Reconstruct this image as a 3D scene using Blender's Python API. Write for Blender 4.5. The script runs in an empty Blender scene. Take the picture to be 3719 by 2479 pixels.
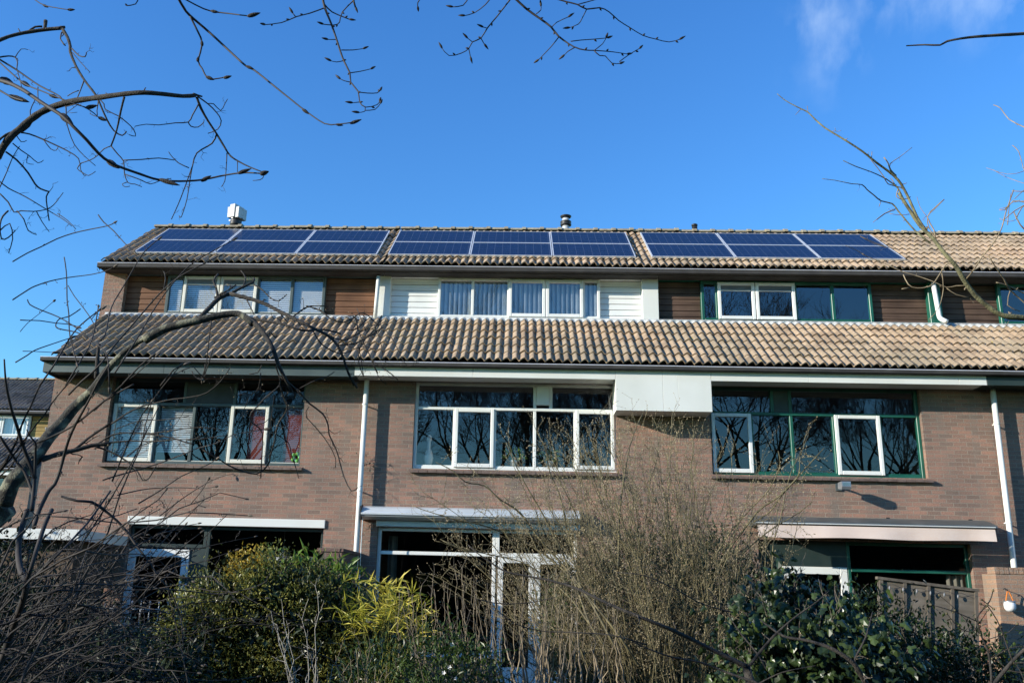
import bpy, math, random
from mathutils import Vector, Matrix, Quaternion, noise
random.seed(7)
scn = bpy.context.scene
COL = scn.collection
V = Vector
# ---------------------------------------------------------------- camera
CAM = V((2.6605, -15.6866, 1.6))
CF = V((-0.0393593, 0.9608227, 0.2743547)); CR = V((0.9991349, 0.0341545, 0.0237244)); CU = V((-0.0134245, -0.2750512, 0.9613359))
FOC, PX, PY, IW, IH = 3293.69, 1750.57, 1206.97, 3719.0, 2479.0
cd = bpy.data.cameras.new('camera'); cam = bpy.data.objects.new('camera', cd); COL.objects.link(cam)
cd.sensor_width = 36; cd.lens = 36 * FOC / IW
cd.shift_x = (IW / 2 - PX) / IW; cd.shift_y = (PY - IH / 2) / IW
cd.clip_start = 0.05; cd.clip_end = 2000
m = Matrix.Identity(4)
for i in range(3):
    m[i][0] = CR[i]; m[i][1] = CU[i]; m[i][2] = -CF[i]; m[i][3] = CAM[i]
cam.matrix_world = m
scn.camera = cam

def at(px, py, y):
    """point of the photograph's ray on the plane at depth y"""
    d = CF + CR * ((px - PX) / FOC) - CU * ((py - PY) / FOC)
    return CAM + d * ((y - CAM.y) / d.y)

# ---------------------------------------------------------------- materials
def newmat(name):
    m = bpy.data.materials.new(name); m.use_nodes = True
    nt = m.node_tree
    return m, nt, nt.nodes, nt.links, nt.nodes['Principled BSDF']

def setc(b, c, rough=0.6, metal=0.0, spec=0.5):
    b.inputs['Base Color'].default_value = (*c, 1)
    b.inputs['Roughness'].default_value = rough
    b.inputs['Metallic'].default_value = metal
    b.inputs['Specular IOR Level'].default_value = spec

def coords(N, L, scale=1.0):
    tc = N.new('ShaderNodeTexCoord')
    if scale == 1.0: return tc.outputs['Object']
    mp = N.new('ShaderNodeMapping'); mp.inputs['Scale'].default_value = scale if isinstance(scale, tuple) else (scale,) * 3
    L.new(tc.outputs['Object'], mp.inputs[0]); return mp.outputs[0]

def tint(name, c1, c2, nscale=6.0, rough=0.6, metal=0.0, spec=0.5, bump=0.0, bscale=None, detail=6, lo=.35, hi=.65):
    m, nt, N, L, b = newmat(name)
    setc(b, c1, rough, metal, spec)
    co = coords(N, L)
    no = N.new('ShaderNodeTexNoise'); no.inputs['Scale'].default_value = nscale; no.inputs['Detail'].default_value = detail
    L.new(co, no.inputs['Vector'])
    cr = N.new('ShaderNodeValToRGB'); cr.color_ramp.elements[0].position = lo; cr.color_ramp.elements[1].position = hi
    cr.color_ramp.elements[0].color = (*c1, 1); cr.color_ramp.elements[1].color = (*c2, 1)
    L.new(no.outputs['Fac'], cr.inputs['Fac']); L.new(cr.outputs[0], b.inputs['Base Color'])
    if bump:
        n2 = N.new('ShaderNodeTexNoise'); n2.inputs['Scale'].default_value = bscale or nscale * 6; n2.inputs['Detail'].default_value = 5
        L.new(co, n2.inputs['Vector'])
        bp = N.new('ShaderNodeBump'); bp.inputs['Strength'].default_value = bump; bp.inputs['Distance'].default_value = 0.01
        L.new(n2.outputs['Fac'], bp.inputs['Height']); L.new(bp.outputs[0], b.inputs['Normal'])
    return m

def mix(N, L, fac, a, bb, typ='MIX'):
    x = N.new('ShaderNodeMix'); x.data_type = 'RGBA'; x.blend_type = typ
    for s, v in ((x.inputs[0], fac), (x.inputs[6], a), (x.inputs[7], bb)):
        if hasattr(v, 'node'): L.new(v, s)
        elif isinstance(v, (int, float)): s.default_value = v
        else: s.default_value = (*v, 1)
    return x.outputs[2]

def ramp(N, L, src, stops):
    cr = N.new('ShaderNodeValToRGB'); e = cr.color_ramp.elements
    while len(e) < len(stops): e.new(0.5)
    for k, (p, c) in enumerate(stops):
        e[k].position = p; e[k].color = (*c, 1) if not isinstance(c, (int, float)) else (c, c, c, 1)
    L.new(src, cr.inputs[0]); return cr.outputs[0]

def brick_mat(name, c1, c2, mortar, moss=0.0):
    m, nt, N, L, b = newmat(name); setc(b, c1, 0.85, 0, 0.25)
    co = coords(N, L)
    sx = N.new('ShaderNodeSeparateXYZ'); L.new(co, sx.inputs[0])
    ad = N.new('ShaderNodeMath'); L.new(sx.outputs[0], ad.inputs[0]); L.new(sx.outputs[1], ad.inputs[1])
    cb = N.new('ShaderNodeCombineXYZ'); L.new(ad.outputs[0], cb.inputs[0]); L.new(sx.outputs[2], cb.inputs[1])
    nd = N.new('ShaderNodeTexNoise'); nd.inputs['Scale'].default_value = 9; L.new(co, nd.inputs['Vector'])
    wob = N.new('ShaderNodeVectorMath'); wob.operation = 'MULTIPLY_ADD'
    L.new(nd.outputs['Color'], wob.inputs[0]); wob.inputs[1].default_value = (.012, .007, 0); L.new(cb.outputs[0], wob.inputs[2])
    bt = N.new('ShaderNodeTexBrick'); L.new(wob.outputs[0], bt.inputs['Vector'])
    bt.inputs['Color1'].default_value = (*c1, 1); bt.inputs['Color2'].default_value = (*c2, 1); bt.inputs['Mortar'].default_value = (*mortar, 1)
    bt.inputs['Scale'].default_value = 1; bt.inputs['Mortar Size'].default_value = 0.0065; bt.inputs['Mortar Smooth'].default_value = 0.15
    bt.inputs['Brick Width'].default_value = 0.225; bt.inputs['Row Height'].default_value = 0.0685; bt.inputs['Bias'].default_value = -.05
    n1 = N.new('ShaderNodeTexNoise'); n1.inputs['Scale'].default_value = 0.9; n1.inputs['Detail'].default_value = 4; L.new(co, n1.inputs['Vector'])
    tone = ramp(N, L, n1.outputs['Fac'], [(0.32, (.72, .76, .80)), (0.68, (1.20, 1.08, 1.02))])
    c = mix(N, L, 1.0, bt.outputs['Color'], tone, 'MULTIPLY')
    n2 = N.new('ShaderNodeTexNoise'); n2.inputs['Scale'].default_value = 55; n2.inputs['Detail'].default_value = 3; L.new(co, n2.inputs['Vector'])
    c = mix(N, L, 0.6, c, ramp(N, L, n2.outputs['Fac'], [(0.3, .62), (0.7, 1.3)]), 'MULTIPLY')
    # weathering streaks of its own shape
    st = N.new('ShaderNodeTexNoise'); st.inputs['Scale'].default_value = 1; st.inputs['Detail'].default_value = 5
    mp = N.new('ShaderNodeMapping'); mp.inputs['Scale'].default_value = (3.2, 3.2, .45); L.new(co, mp.inputs[0]); L.new(mp.outputs[0], st.inputs['Vector'])
    c = mix(N, L, ramp(N, L, st.outputs['Fac'], [(0.50, 0.0), (0.72, 0.55)]), c, (.20, .18, .155))
    L.new(c, b.inputs['Base Color'])
    inv = N.new('ShaderNodeMath'); inv.operation = 'SUBTRACT'; inv.inputs[0].default_value = 1; L.new(bt.outputs['Fac'], inv.inputs[1])
    h = N.new('ShaderNodeMath'); h.operation = 'MULTIPLY_ADD'; L.new(n2.outputs['Fac'], h.inputs[0]); h.inputs[1].default_value = .5; L.new(inv.outputs[0], h.inputs[2])
    bp = N.new('ShaderNodeBump'); bp.inputs['Strength'].default_value = 1.0; bp.inputs['Distance'].default_value = 0.02
    L.new(h.outputs[0], bp.inputs['Height']); L.new(bp.outputs[0], b.inputs['Normal'])
    return m

def tile_mat(name, base, light, dark):
    m, nt, N, L, b = newmat(name); setc(b, base, 0.9, 0, 0.2)
    co = coords(N, L)
    mp = N.new('ShaderNodeMapping'); mp.inputs['Scale'].default_value = (1 / .30, 1 / .272, 1 / 3.0); L.new(co, mp.inputs[0])
    wn = N.new('ShaderNodeTexWhiteNoise'); sn = N.new('ShaderNodeVectorMath'); sn.operation = 'FLOOR'
    L.new(mp.outputs[0], sn.inputs[0]); L.new(sn.outputs[0], wn.inputs['Vector'])
    c = ramp(N, L, wn.outputs['Value'], [(0.0, dark), (0.35, base), (1.0, light)])
    n1 = N.new('ShaderNodeTexNoise'); n1.inputs['Scale'].default_value = 28; n1.inputs['Detail'].default_value = 6; n1.inputs['Roughness'].default_value = .7; L.new(co, n1.inputs['Vector'])
    c = mix(N, L, 0.75, c, ramp(N, L, n1.outputs['Fac'], [(0.3, .55), (0.7, 1.35)]), 'MULTIPLY')
    n0 = N.new('ShaderNodeTexNoise'); n0.inputs['Scale'].default_value = .8; n0.inputs['Detail'].default_value = 5; L.new(co, n0.inputs['Vector'])
    c = mix(N, L, 1.0, c, ramp(N, L, n0.outputs['Fac'], [(0.3, (.74, .78, .76)), (0.7, (1.15, 1.08, 1.0))]), 'MULTIPLY')
    n2 = N.new('ShaderNodeTexNoise'); n2.inputs['Scale'].default_value = 5; n2.inputs['Detail'].default_value = 8; n2.inputs['Roughness'].default_value = .75; L.new(co, n2.inputs['Vector'])
    c = mix(N, L, ramp(N, L, n2.outputs['Fac'], [(0.62, 0.0), (0.68, 0.75)]), c, (.42, .40, .31))
    n3 = N.new('ShaderNodeTexNoise'); n3.inputs['Scale'].default_value = 9; n3.inputs['Detail'].default_value = 4; L.new(co, n3.inputs['Vector'])
    c = mix(N, L, ramp(N, L, n3.outputs['Fac'], [(0.70, 0.0), (0.73, 0.8)]), c, (.42, .30, .05))
    L.new(c, b.inputs['Base Color'])
    bp = N.new('ShaderNodeBump'); bp.inputs['Strength'].default_value = 0.8; bp.inputs['Distance'].default_value = 0.008
    L.new(n1.outputs['Fac'], bp.inputs['Height']); L.new(bp.outputs[0], b.inputs['Normal'])
    return m

def glass_mat(name, tintc=(.02, .025, .03), refl=0.16, wav=0.02, tr=.9, fm=1.0):
    m, nt, N, L, b = newmat(name)
    out = N['Material Output']
    tb = N.new('ShaderNodeBsdfTransparent'); tb.inputs[0].default_value = (tr, tr, tr, 1)
    gl = N.new('ShaderNodeBsdfGlossy'); gl.inputs['Roughness'].default_value = 0.0; gl.inputs['Color'].default_value = (.95, .97, 1, 1)
    ge = N.new('ShaderNodeNewGeometry'); dt = N.new('ShaderNodeVectorMath'); dt.operation = 'DOT_PRODUCT'; L.new(ge.outputs['Incoming'], dt.inputs[0]); L.new(ge.outputs['Normal'], dt.inputs[1])
    def mm(op, a, b=None, c=None):
        n = N.new('ShaderNodeMath'); n.operation = op
        for i, v in enumerate((a, b, c)):
            if v is None: continue
            if hasattr(v, 'node'): L.new(v, n.inputs[i])
            else: n.inputs[i].default_value = v
        return n
    ab = mm('ABSOLUTE', dt.outputs['Value']); om = mm('SUBTRACT', 1.0, ab.outputs[0]); pw5 = mm('POWER', om.outputs[0], 5.0)
    mu = mm('MULTIPLY_ADD', pw5.outputs[0], .92 * fm, .05 * fm + refl); mu.use_clamp = True
    mx = N.new('ShaderNodeMixShader'); L.new(mu.outputs[0], mx.inputs[0]); L.new(tb.outputs[0], mx.inputs[1]); L.new(gl.outputs[0], mx.inputs[2])
    co = coords(N, L); no = N.new('ShaderNodeTexNoise'); no.inputs['Scale'].default_value = 1.6; no.inputs['Detail'].default_value = 1; L.new(co, no.inputs['Vector'])
    bp = N.new('ShaderNodeBump'); bp.inputs['Strength'].default_value = wav; bp.inputs['Distance'].default_value = 0.1
    L.new(no.outputs['Fac'], bp.inputs['Height']); L.new(bp.outputs[0], gl.inputs['Normal'])
    L.new(mx.outputs[0], out.inputs[0]); return m

def leaf_mat(name, c1, c2, rough=.45, trans=.25, spec=.5, scale=4.0):
    m, nt, N, L, b = newmat(name); setc(b, c1, rough, 0, spec)
    g = N.new('ShaderNodeNewGeometry')
    co = coords(N, L); no = N.new('ShaderNodeTexNoise'); no.inputs['Scale'].default_value = scale; L.new(co, no.inputs['Vector'])
    ad = N.new('ShaderNodeMath'); ad.operation = 'MULTIPLY_ADD'; L.new(g.outputs['Random Per Island'], ad.inputs[0]); ad.inputs[1].default_value = .5; 
    sb = N.new('ShaderNodeMath'); sb.operation = 'MULTIPLY_ADD'; L.new(no.outputs['Fac'], sb.inputs[0]); sb.inputs[1].default_value = 1.6; sb.inputs[2].default_value = -.55
    L.new(sb.outputs[0], ad.inputs[2])
    c = ramp(N, L, ad.outputs[0], [(0.15, c1), (0.85, c2)])
    L.new(c, b.inputs['Base Color'])
    out = N['Material Output']
    tl = N.new('ShaderNodeBsdfTranslucent'); L.new(c, tl.inputs[0])
    mx = N.new('ShaderNodeMixShader'); mx.inputs[0].default_value = trans; L.new(b.outputs[0], mx.inputs[1]); L.new(tl.outputs[0], mx.inputs[2]); L.new(mx.outputs[0], out.inputs[0])
    return m

def wood_mat(name, c1, c2, axis=0, rough=.7):
    m, nt, N, L, b = newmat(name); setc(b, c1, rough, 0, .3)
    s = [18, 18, 18]; s[axis] = 1.2
    co = coords(N, L, tuple(s)); no = N.new('ShaderNodeTexNoise'); no.inputs['Scale'].default_value = 1; no.inputs['Detail'].default_value = 6; L.new(co, no.inputs['Vector'])
    c = ramp(N, L, no.outputs['Fac'], [(0.3, c1), (0.7, c2)])
    co2 = coords(N, L); n2 = N.new('ShaderNodeTexNoise'); n2.inputs['Scale'].default_value = 2.2; L.new(co2, n2.inputs['Vector'])
    c = mix(N, L, 0.7, c, ramp(N, L, n2.outputs['Fac'], [(0.3, .55), (0.7, 1.3)]), 'MULTIPLY')
    L.new(c, b.inputs['Base Color'])
    bp = N.new('ShaderNodeBump'); bp.inputs['Strength'].default_value = 0.3; bp.inputs['Distance'].default_value = 0.005
    L.new(no.outputs['Fac'], bp.inputs['Height']); L.new(bp.outputs[0], b.inputs['Normal'])
    return m

def panel_mat(name):
    m, nt, N, L, b = newmat(name); setc(b, (.02, .03, .09), .16, 0, .22)
    co = coords(N, L); sx = N.new('ShaderNodeSeparateXYZ'); L.new(co, sx.inputs[0])
    def cell(o, size, w):
        a = N.new('ShaderNodeMath'); a.operation = 'DIVIDE'; L.new(o, a.inputs[0]); a.inputs[1].default_value = size
        f = N.new('ShaderNodeMath'); f.operation = 'FRACT'; L.new(a.outputs[0], f.inputs[0])
        s = N.new('ShaderNodeMath'); s.operation = 'LESS_THAN'; L.new(f.outputs[0], s.inputs[0]); s.inputs[1].default_value = w / size
        return s.outputs[0], a.outputs[0]
    gx, ax = cell(sx.outputs[0], 1.59 / 10, .006); gy, ay = cell(sx.outputs[1], .93 / 6, .005)
    mx = N.new('ShaderNodeMath'); mx.operation = 'MAXIMUM'; L.new(gx, mx.inputs[0]); L.new(gy, mx.inputs[1])
    vo = N.new('ShaderNodeTexVoronoi'); vo.inputs['Scale'].default_value = 34; L.new(co, vo.inputs['Vector'])
    base = ramp(N, L, vo.outputs['Color'], [(0.1, (.006, .010, .032)), (0.9, (.011, .018, .048))])
    cx = N.new('ShaderNodeCombineXYZ'); fx = N.new('ShaderNodeMath'); fx.operation = 'FLOOR'; fy = N.new('ShaderNodeMath'); fy.operation = 'FLOOR'
    L.new(ax, fx.inputs[0]); L.new(ay, fy.inputs[0]); L.new(fx.outputs[0], cx.inputs[0]); L.new(fy.outputs[0], cx.inputs[1])
    wn = N.new('ShaderNodeTexWhiteNoise'); L.new(cx.outputs[0], wn.inputs['Vector'])
    base = mix(N, L, .5, base, ramp(N, L, wn.outputs['Value'], [(0, .75), (1, 1.3)]), 'MULTIPLY')
    c = mix(N, L, mx.outputs[0], base, (.075, .09, .13))
    L.new(c, b.inputs['Base Color'])
    return m

M = {}
M['brick'] = brick_mat('brick', (.338, .205, .155), (.200, .150, .123), (.305, .265, .22))
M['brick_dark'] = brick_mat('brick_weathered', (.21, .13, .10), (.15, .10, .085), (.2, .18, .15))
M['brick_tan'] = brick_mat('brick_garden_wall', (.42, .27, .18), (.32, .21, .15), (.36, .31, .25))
M['tile'] = tile_mat('roof_tile', (.365, .276, .195), (.43, .328, .235), (.285, .212, .152))
M['tile_old'] = tile_mat('roof_tile_weathered', (.36, .275, .20), (.43, .335, .245), (.28, .215, .155))
M['tile_far'] = tile_mat('roof_tile_far', (.22, .18, .155), (.28, .235, .2), (.15, .125, .11))
M['ridge'] = tint('ridge_tile', (.24, .20, .14), (.36, .32, .22), 7, .95, bump=.6)
M['white'] = tint('white_paint', (.74, .75, .72), (.82, .83, .80), 2.5, .4, bump=.05)
M['cream'] = tint('cream_paint', (.68, .66, .58), (.74, .72, .64), 4, .45, bump=.03)
M['offwhite'] = tint('offwhite_board', (.66, .67, .62), (.74, .75, .71), 1.4, .5, bump=.04, lo=.3, hi=.6)
M['greydark'] = tint('dark_grey_green_paint', (.05, .075, .078), (.07, .098, .098), 2.5, .5, bump=.04)
M['green'] = tint('dark_green_paint', (.008, .085, .058), (.014, .115, .08), 4, .38, bump=.05)
M['greenblack'] = tint('green_black_paint', (.02, .035, .032), (.03, .045, .04), 4, .45)
M['gridgrey'] = tint('grey_vent', (.16, .17, .18), (.22, .23, .24), 3, .5)
M['black'] = tint('black_plastic', (.015, .015, .016), (.03, .03, .03), 4, .5)
M['zinc'] = tint('zinc', (.30, .32, .35), (.42, .44, .47), 5, .45, .6, bump=.05)
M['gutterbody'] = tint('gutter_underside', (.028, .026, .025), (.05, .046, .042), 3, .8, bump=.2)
M['rim'] = tint('gutter_rim', (.55, .56, .6), (.68, .68, .72), 6, .4)
M['lead'] = tint('lead_flashing', (.42, .43, .42), (.62, .62, .60), 9, .6, .1, bump=.5)
M['cedar'] = wood_mat('cedar_boards', (.135, .062, .032), (.21, .105, .058), 0)
M['cedar_dark'] = wood_mat('weathered_cedar_boards', (.07, .042, .03), (.13, .082, .058), 0)
M['ochre'] = wood_mat('ochre_boards', (.30, .20, .06), (.38, .26, .09), 0)
M['fencewood'] = wood_mat('fence_wood', (.125, .108, .085), (.19, .165, .135), 0, .85)
M['fenceposts'] = wood_mat('fence_post_wood', (.10, .085, .068), (.16, .138, .11), 2, .85)
M['shedwood'] = wood_mat('shed_boards', (.07, .05, .035), (.14, .10, .07), 2, .8)
M['alu'] = tint('aluminium', (.62, .64, .66), (.72, .74, .76), 3, .35, .3)
M['steel'] = tint('polished_steel', (.80, .80, .80), (.88, .88, .88), 3, .18, 1.0)
M['cowl'] = tint('cowl_steel', (.42, .43, .43), (.52, .53, .53), 3, .6)
M['panel'] = panel_mat('solar_cells')
M['glass'] = glass_mat('window_glass', refl=.045, wav=.0025, tr=.85)
M['glass_up'] = glass_mat('window_glass_sky', refl=.09, wav=.002, tr=1.0)
M['glass_dark'] = glass_mat('window_glass_ground', refl=-.02, wav=.003, tr=.55, fm=.9)
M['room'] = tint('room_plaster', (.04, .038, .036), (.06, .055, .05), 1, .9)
M['roomfloor'] = wood_mat('room_floor', (.12, .08, .05), (.16, .11, .07), 0)
M['blind_white'] = tint('white_blind', (.50, .54, .56), (.58, .62, .63), 4, .6)
M['blind_grey'] = tint('grey_vertical_blind', (.30, .37, .43), (.38, .45, .50), 4, .7)
M['blind_red'] = tint('red_blind', (.17, .025, .014), (.22, .035, .02), 4, .6)
M['curtain'] = tint('curtain_cloth', (.42, .40, .32), (.52, .50, .42), 4, .9)
M['sill'] = tint('dark_brown_sill_tile', (.11, .075, .062), (.17, .12, .10), 9, .6, bump=.1)
M['awncloth'] = tint('cream_awning_cloth', (.66, .52, .44), (.73, .60, .52), 2.5, .85, bump=.1, bscale=8)
M['awngrey'] = tint('grey_awning_metal', (.085, .10, .10), (.12, .135, .135), 4, .45, .3)
M['awnalu'] = tint('pale_awning_metal', (.50, .55, .58), (.60, .64, .67), 2, .35, .2)
M['lamp'] = tint('frosted_lamp', (.72, .74, .76), (.78, .80, .82), 3, .3)
M['orange'] = tint('orange_strap', (.60, .17, .02), (.70, .22, .03), 3, .6)
M['toygreen'] = tint('green_plastic', (.16, .50, .08), (.20, .58, .10), 3, .4)
M['ground'] = tint('garden_soil', (.04, .045, .02), (.08, .07, .04), 3, .95, bump=.5)
M['bark'] = tint('dark_bark', (.020, .018, .016), (.055, .048, .040), 30, .9, bump=.8, bscale=140)
M['bark_lichen'] = tint('lichened_bark', (.034, .033, .028), (.21, .21, .15), 14, .95, bump=.9, bscale=90, lo=.50, hi=.66)
M['bark_green'] = tint('green_tinged_bark', (.075, .072, .040), (.21, .20, .105), 16, .95, bump=.9, bscale=90)
M['twig_dark'] = tint('dark_twig_bark', (.014, .012, .013), (.034, .029, .028), 20, .7)
M['twig_grey'] = tint('grey_brown_twig_bark', (.055, .046, .038), (.13, .108, .082), 20, .8)
M['twig_tan'] = tint('tan_twig_bark', (.15, .115, .07), (.33, .26, .165), 12, .8)
M['twig_brown'] = tint('brown_twig_bark', (.050, .044, .020), (.19, .160, .078), 9, .7)
M['twig_pale'] = tint('pale_twig_bark', (.30, .27, .22), (.42, .39, .33), 12, .8)
M['bud'] = leaf_mat('spring_buds', (.22, .17, .10), (.46, .38, .24), .6, .2, .3, 3)
M['furbud'] = tint('furry_bud', (.028, .027, .028), (.06, .055, .05), 90, .95, bump=.6, bscale=300)
M['leaf_box'] = leaf_mat('small_evergreen_leaves', (.018, .032, .008), (.36, .35, .08), .35, .25, .5, 2.2)
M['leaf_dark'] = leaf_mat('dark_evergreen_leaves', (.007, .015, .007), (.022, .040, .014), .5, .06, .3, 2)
M['leaf_mid'] = leaf_mat('mid_green_leaves', (.014, .035, .009), (.075, .12, .025), .4, .25, .4, 2)
M['stem_dark'] = tint('dark_stem_bark', (.013, .012, .012), (.042, .036, .032), 9, .8)
M['leaf_ivy'] = leaf_mat('ivy_leaves', (.005, .014, .007), (.055, .085, .022), .34, .14, .4, 1.6)
M['leaf_bright'] = leaf_mat('bright_green_leaves', (.07, .14, .02), (.20, .30, .05), .45, .35, .4, 2)
M['leaf_bamboo'] = leaf_mat('yellow_bamboo_leaves', (.34, .36, .03), (.82, .68, .14), .45, .35, .4, 2)
M['leaf_yellow'] = leaf_mat('yellow_bush_leaves', (.28, .22, .03), (.60, .42, .06), .5, .3, .4, 3)
M['vine'] = tint('dry_vine_stem', (.12, .08, .06), (.24, .17, .13), 12, .9)
M['petal'] = tint('white_petal', (.75, .75, .72), (.85, .85, .83), 8, .6)

# ---------------------------------------------------------------- mesh builder
class MB:
    def __init__(s): s.v = []; s.f = []
    def quad(s, a, b, c, d):
        n = len(s.v); s.v += [tuple(a), tuple(b), tuple(c), tuple(d)]; s.f.append((n, n + 1, n + 2, n + 3))
    def poly(s, pts):
        n = len(s.v); s.v += [tuple(p) for p in pts]; s.f.append(tuple(range(n, n + len(pts))))
    def box(s, x0, x1, y0, y1, z0, z1):
        n = len(s.v)
        s.v += [(x, y, z) for x in (x0, x1) for y in (y0, y1) for z in (z0, z1)]
        s.f += [tuple(n + i for i in q) for q in ((0, 1, 3, 2), (4, 6, 7, 5), (0, 4, 5, 1), (2, 3, 7, 6), (0, 2, 6, 4), (1, 5, 7, 3))]
    def bev(s, x0, x1, y0, y1, z0, z1, r=.006):
        """box with its four front (-y) and edges chamfered"""
        n = len(s.v)
        ring = lambda y, e: [(x0 + e, y, z0 + e), (x1 - e, y, z0 + e), (x1 - e, y, z1 - e), (x0 + e, y, z1 - e)]
        s.v += ring(y0, r) + ring(y0 + r, 0) + ring(y1, 0)
        s.f.append((n, n + 1, n + 2, n + 3)); s.f.append((n + 11, n + 10, n + 9, n + 8))
        for k in (0, 4):
            for i in range(4):
                j = (i + 1) % 4; s.f.append((n + k + i, n + k + 4 + i, n + k + 4 + j, n + k + j))
    def prism(s, prof, x0, x1):
        """profile of (y, z) points swept along x"""
        n = len(s.v); k = len(prof)
        s.v += [(x0, y, z) for y, z in prof] + [(x1, y, z) for y, z in prof]
        for i in range(k):
            j = (i + 1) % k; s.f.append((n + i, n + j, n + k + j, n + k + i))
        s.f.append(tuple(n + i for i in range(k))[::-1]); s.f.append(tuple(n + k + i for i in range(k)))
    def tube(s, pts, rad, sides=6, cap=True):
        P = [V(p) for p in pts]; n0 = len(s.v)
        if len(P) < 2: return
        t = (P[1] - P[0]).normalized() if (P[1] - P[0]).length > 1e-9 else V((0, 0, 1))
        u = t.orthogonal().normalized()
        for i, p in enumerate(P):
            a = P[max(i - 1, 0)]; b = P[min(i + 1, len(P) - 1)]
            tt = (b - a)
            if tt.length > 1e-9:
                tt.normalize(); u = (u - tt * u.dot(tt))
                u = u.normalized() if u.length > 1e-6 else tt.orthogonal().normalized()
                w = tt.cross(u)
            r = rad[i] if hasattr(rad, '__len__') else rad
            for k in range(sides):
                an = 2 * math.pi * k / sides
                s.v.append(tuple(p + (u * math.cos(an) + w * math.sin(an)) * r))
        for i in range(len(P) - 1):
            for k in range(sides):
                j = (k + 1) % sides; a = n0 + i * sides
                s.f.append((a + k, a + j, a + sides + j, a + sides + k))
        if cap:
            s.f.append(tuple(n0 + k for k in range(sides))[::-1]); e = n0 + (len(P) - 1) * sides
            s.f.append(tuple(e + k for k in range(sides)))
    def lathe(s, cx, cy, prof, sides=20):
        n = len(s.v)
        for r, z in prof:
            for k in range(sides):
                a = 2 * math.pi * k / sides; s.v.append((cx + r * math.cos(a), cy + r * math.sin(a), z))
        for i in range(len(prof) - 1):
            for k in range(sides):
                j = (k + 1) % sides; a = n + i * sides
                s.f.append((a + k, a + j, a + sides + j, a + sides + k))
        s.f.append(tuple(n + k for k in range(sides))[::-1]); e = n + (len(prof) - 1) * sides
        s.f.append(tuple(e + k for k in range(sides)))
    def diamond(s, p, d, L, w):
        """small bud / leaf: 4-sided spindle"""
        d = V(d).normalized(); u = d.orthogonal().normalized(); q = d.cross(u); n = len(s.v)
        a = V(p); c = a + d * L; mm = a + d * L * .4
        s.v += [tuple(a), tuple(mm + u * w), tuple(mm - u * w * .5 + q * w * .87), tuple(mm - u * w * .5 - q * w * .87), tuple(c)]
        s.f += [(n, n + 2, n + 1), (n, n + 3, n + 2), (n, n + 1, n + 3), (n + 4, n + 1, n + 2), (n + 4, n + 2, n + 3), (n + 4, n + 3, n + 1)]
    def leaf(s, p, d, up, L, w):
        """folded pointed leaf, four corners"""
        d = V(d).normalized(); sd = d.cross(V(up))
        sd = sd.normalized() if sd.length > 1e-5 else d.orthogonal().normalized()
        nn = sd.cross(d); n = len(s.v); a = V(p)
        s.v += [tuple(a), tuple(a + d * L * .45 + sd * w * .5 + nn * w * .18), tuple(a + d * L - nn * L * .06), tuple(a + d * L * .45 - sd * w * .5 + nn * w * .18)]
        s.f += [(n, n + 1, n + 2), (n, n + 2, n + 3)]
    def build(s, name, mat, parent=None, smooth=False, loc=None):
        me = bpy.data.meshes.new(name); me.from_pydata(s.v, [], s.f); me.validate(verbose=False); me.update()
        me.materials.append(mat if not isinstance(mat, str) else M[mat])
        if smooth: me.polygons.foreach_set('use_smooth', [True] * len(me.polygons))
        o = bpy.data.objects.new(name, me); COL.objects.link(o)
        if parent: o.parent = parent
        if loc: o.location = loc
        return o

def tag(o, label, cat, group=None, kind=None):
    o['label'] = label
    if cat: o['category'] = cat
    if group: o['group'] = group
    if kind: o['kind'] = kind
    return o
def thing(name, label, cat, loc=(0, 0, 0), group=None):
    o = bpy.data.objects.new(name, None); COL.objects.link(o); o.location = loc; o.empty_display_size = .2
    return tag(o, label, cat, group)
def struct(o, kind='structure'): o['kind'] = kind; return o

# ---------------------------------------------------------------- house pieces
def holes_wall(mb, x0, x1, z0, z1, holes, y0, y1):
    xs = sorted({x0, x1, *[c for h in holes for c in h[:2]]}); zs = sorted({z0, z1, *[c for h in holes for c in h[2:]]})
    def solid(i, j):
        if i < 0 or j < 0 or i >= len(xs) - 1 or j >= len(zs) - 1: return False
        cx = (xs[i] + xs[i + 1]) / 2; cz = (zs[j] + zs[j + 1]) / 2
        return not any(h[0] < cx < h[1] and h[2] < cz < h[3] for h in holes)
    for i in range(len(xs) - 1):
        for j in range(len(zs) - 1):
            if not solid(i, j): continue
            a, b, c, d = xs[i], xs[i + 1], zs[j], zs[j + 1]
            mb.quad((a, y0, c), (b, y0, c), (b, y0, d), (a, y0, d)); mb.quad((b, y1, c), (a, y1, c), (a, y1, d), (b, y1, d))
            if not solid(i - 1, j): mb.quad((a, y1, c), (a, y0, c), (a, y0, d), (a, y1, d))
            if not solid(i + 1, j): mb.quad((b, y0, c), (b, y1, c), (b, y1, d), (b, y0, d))
            if not solid(i, j - 1): mb.quad((a, y1, c), (b, y1, c), (b, y0, c), (a, y0, c))
            if not solid(i, j + 1): mb.quad((a, y0, d), (b, y0, d), (b, y1, d), (a, y1, d))

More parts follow.
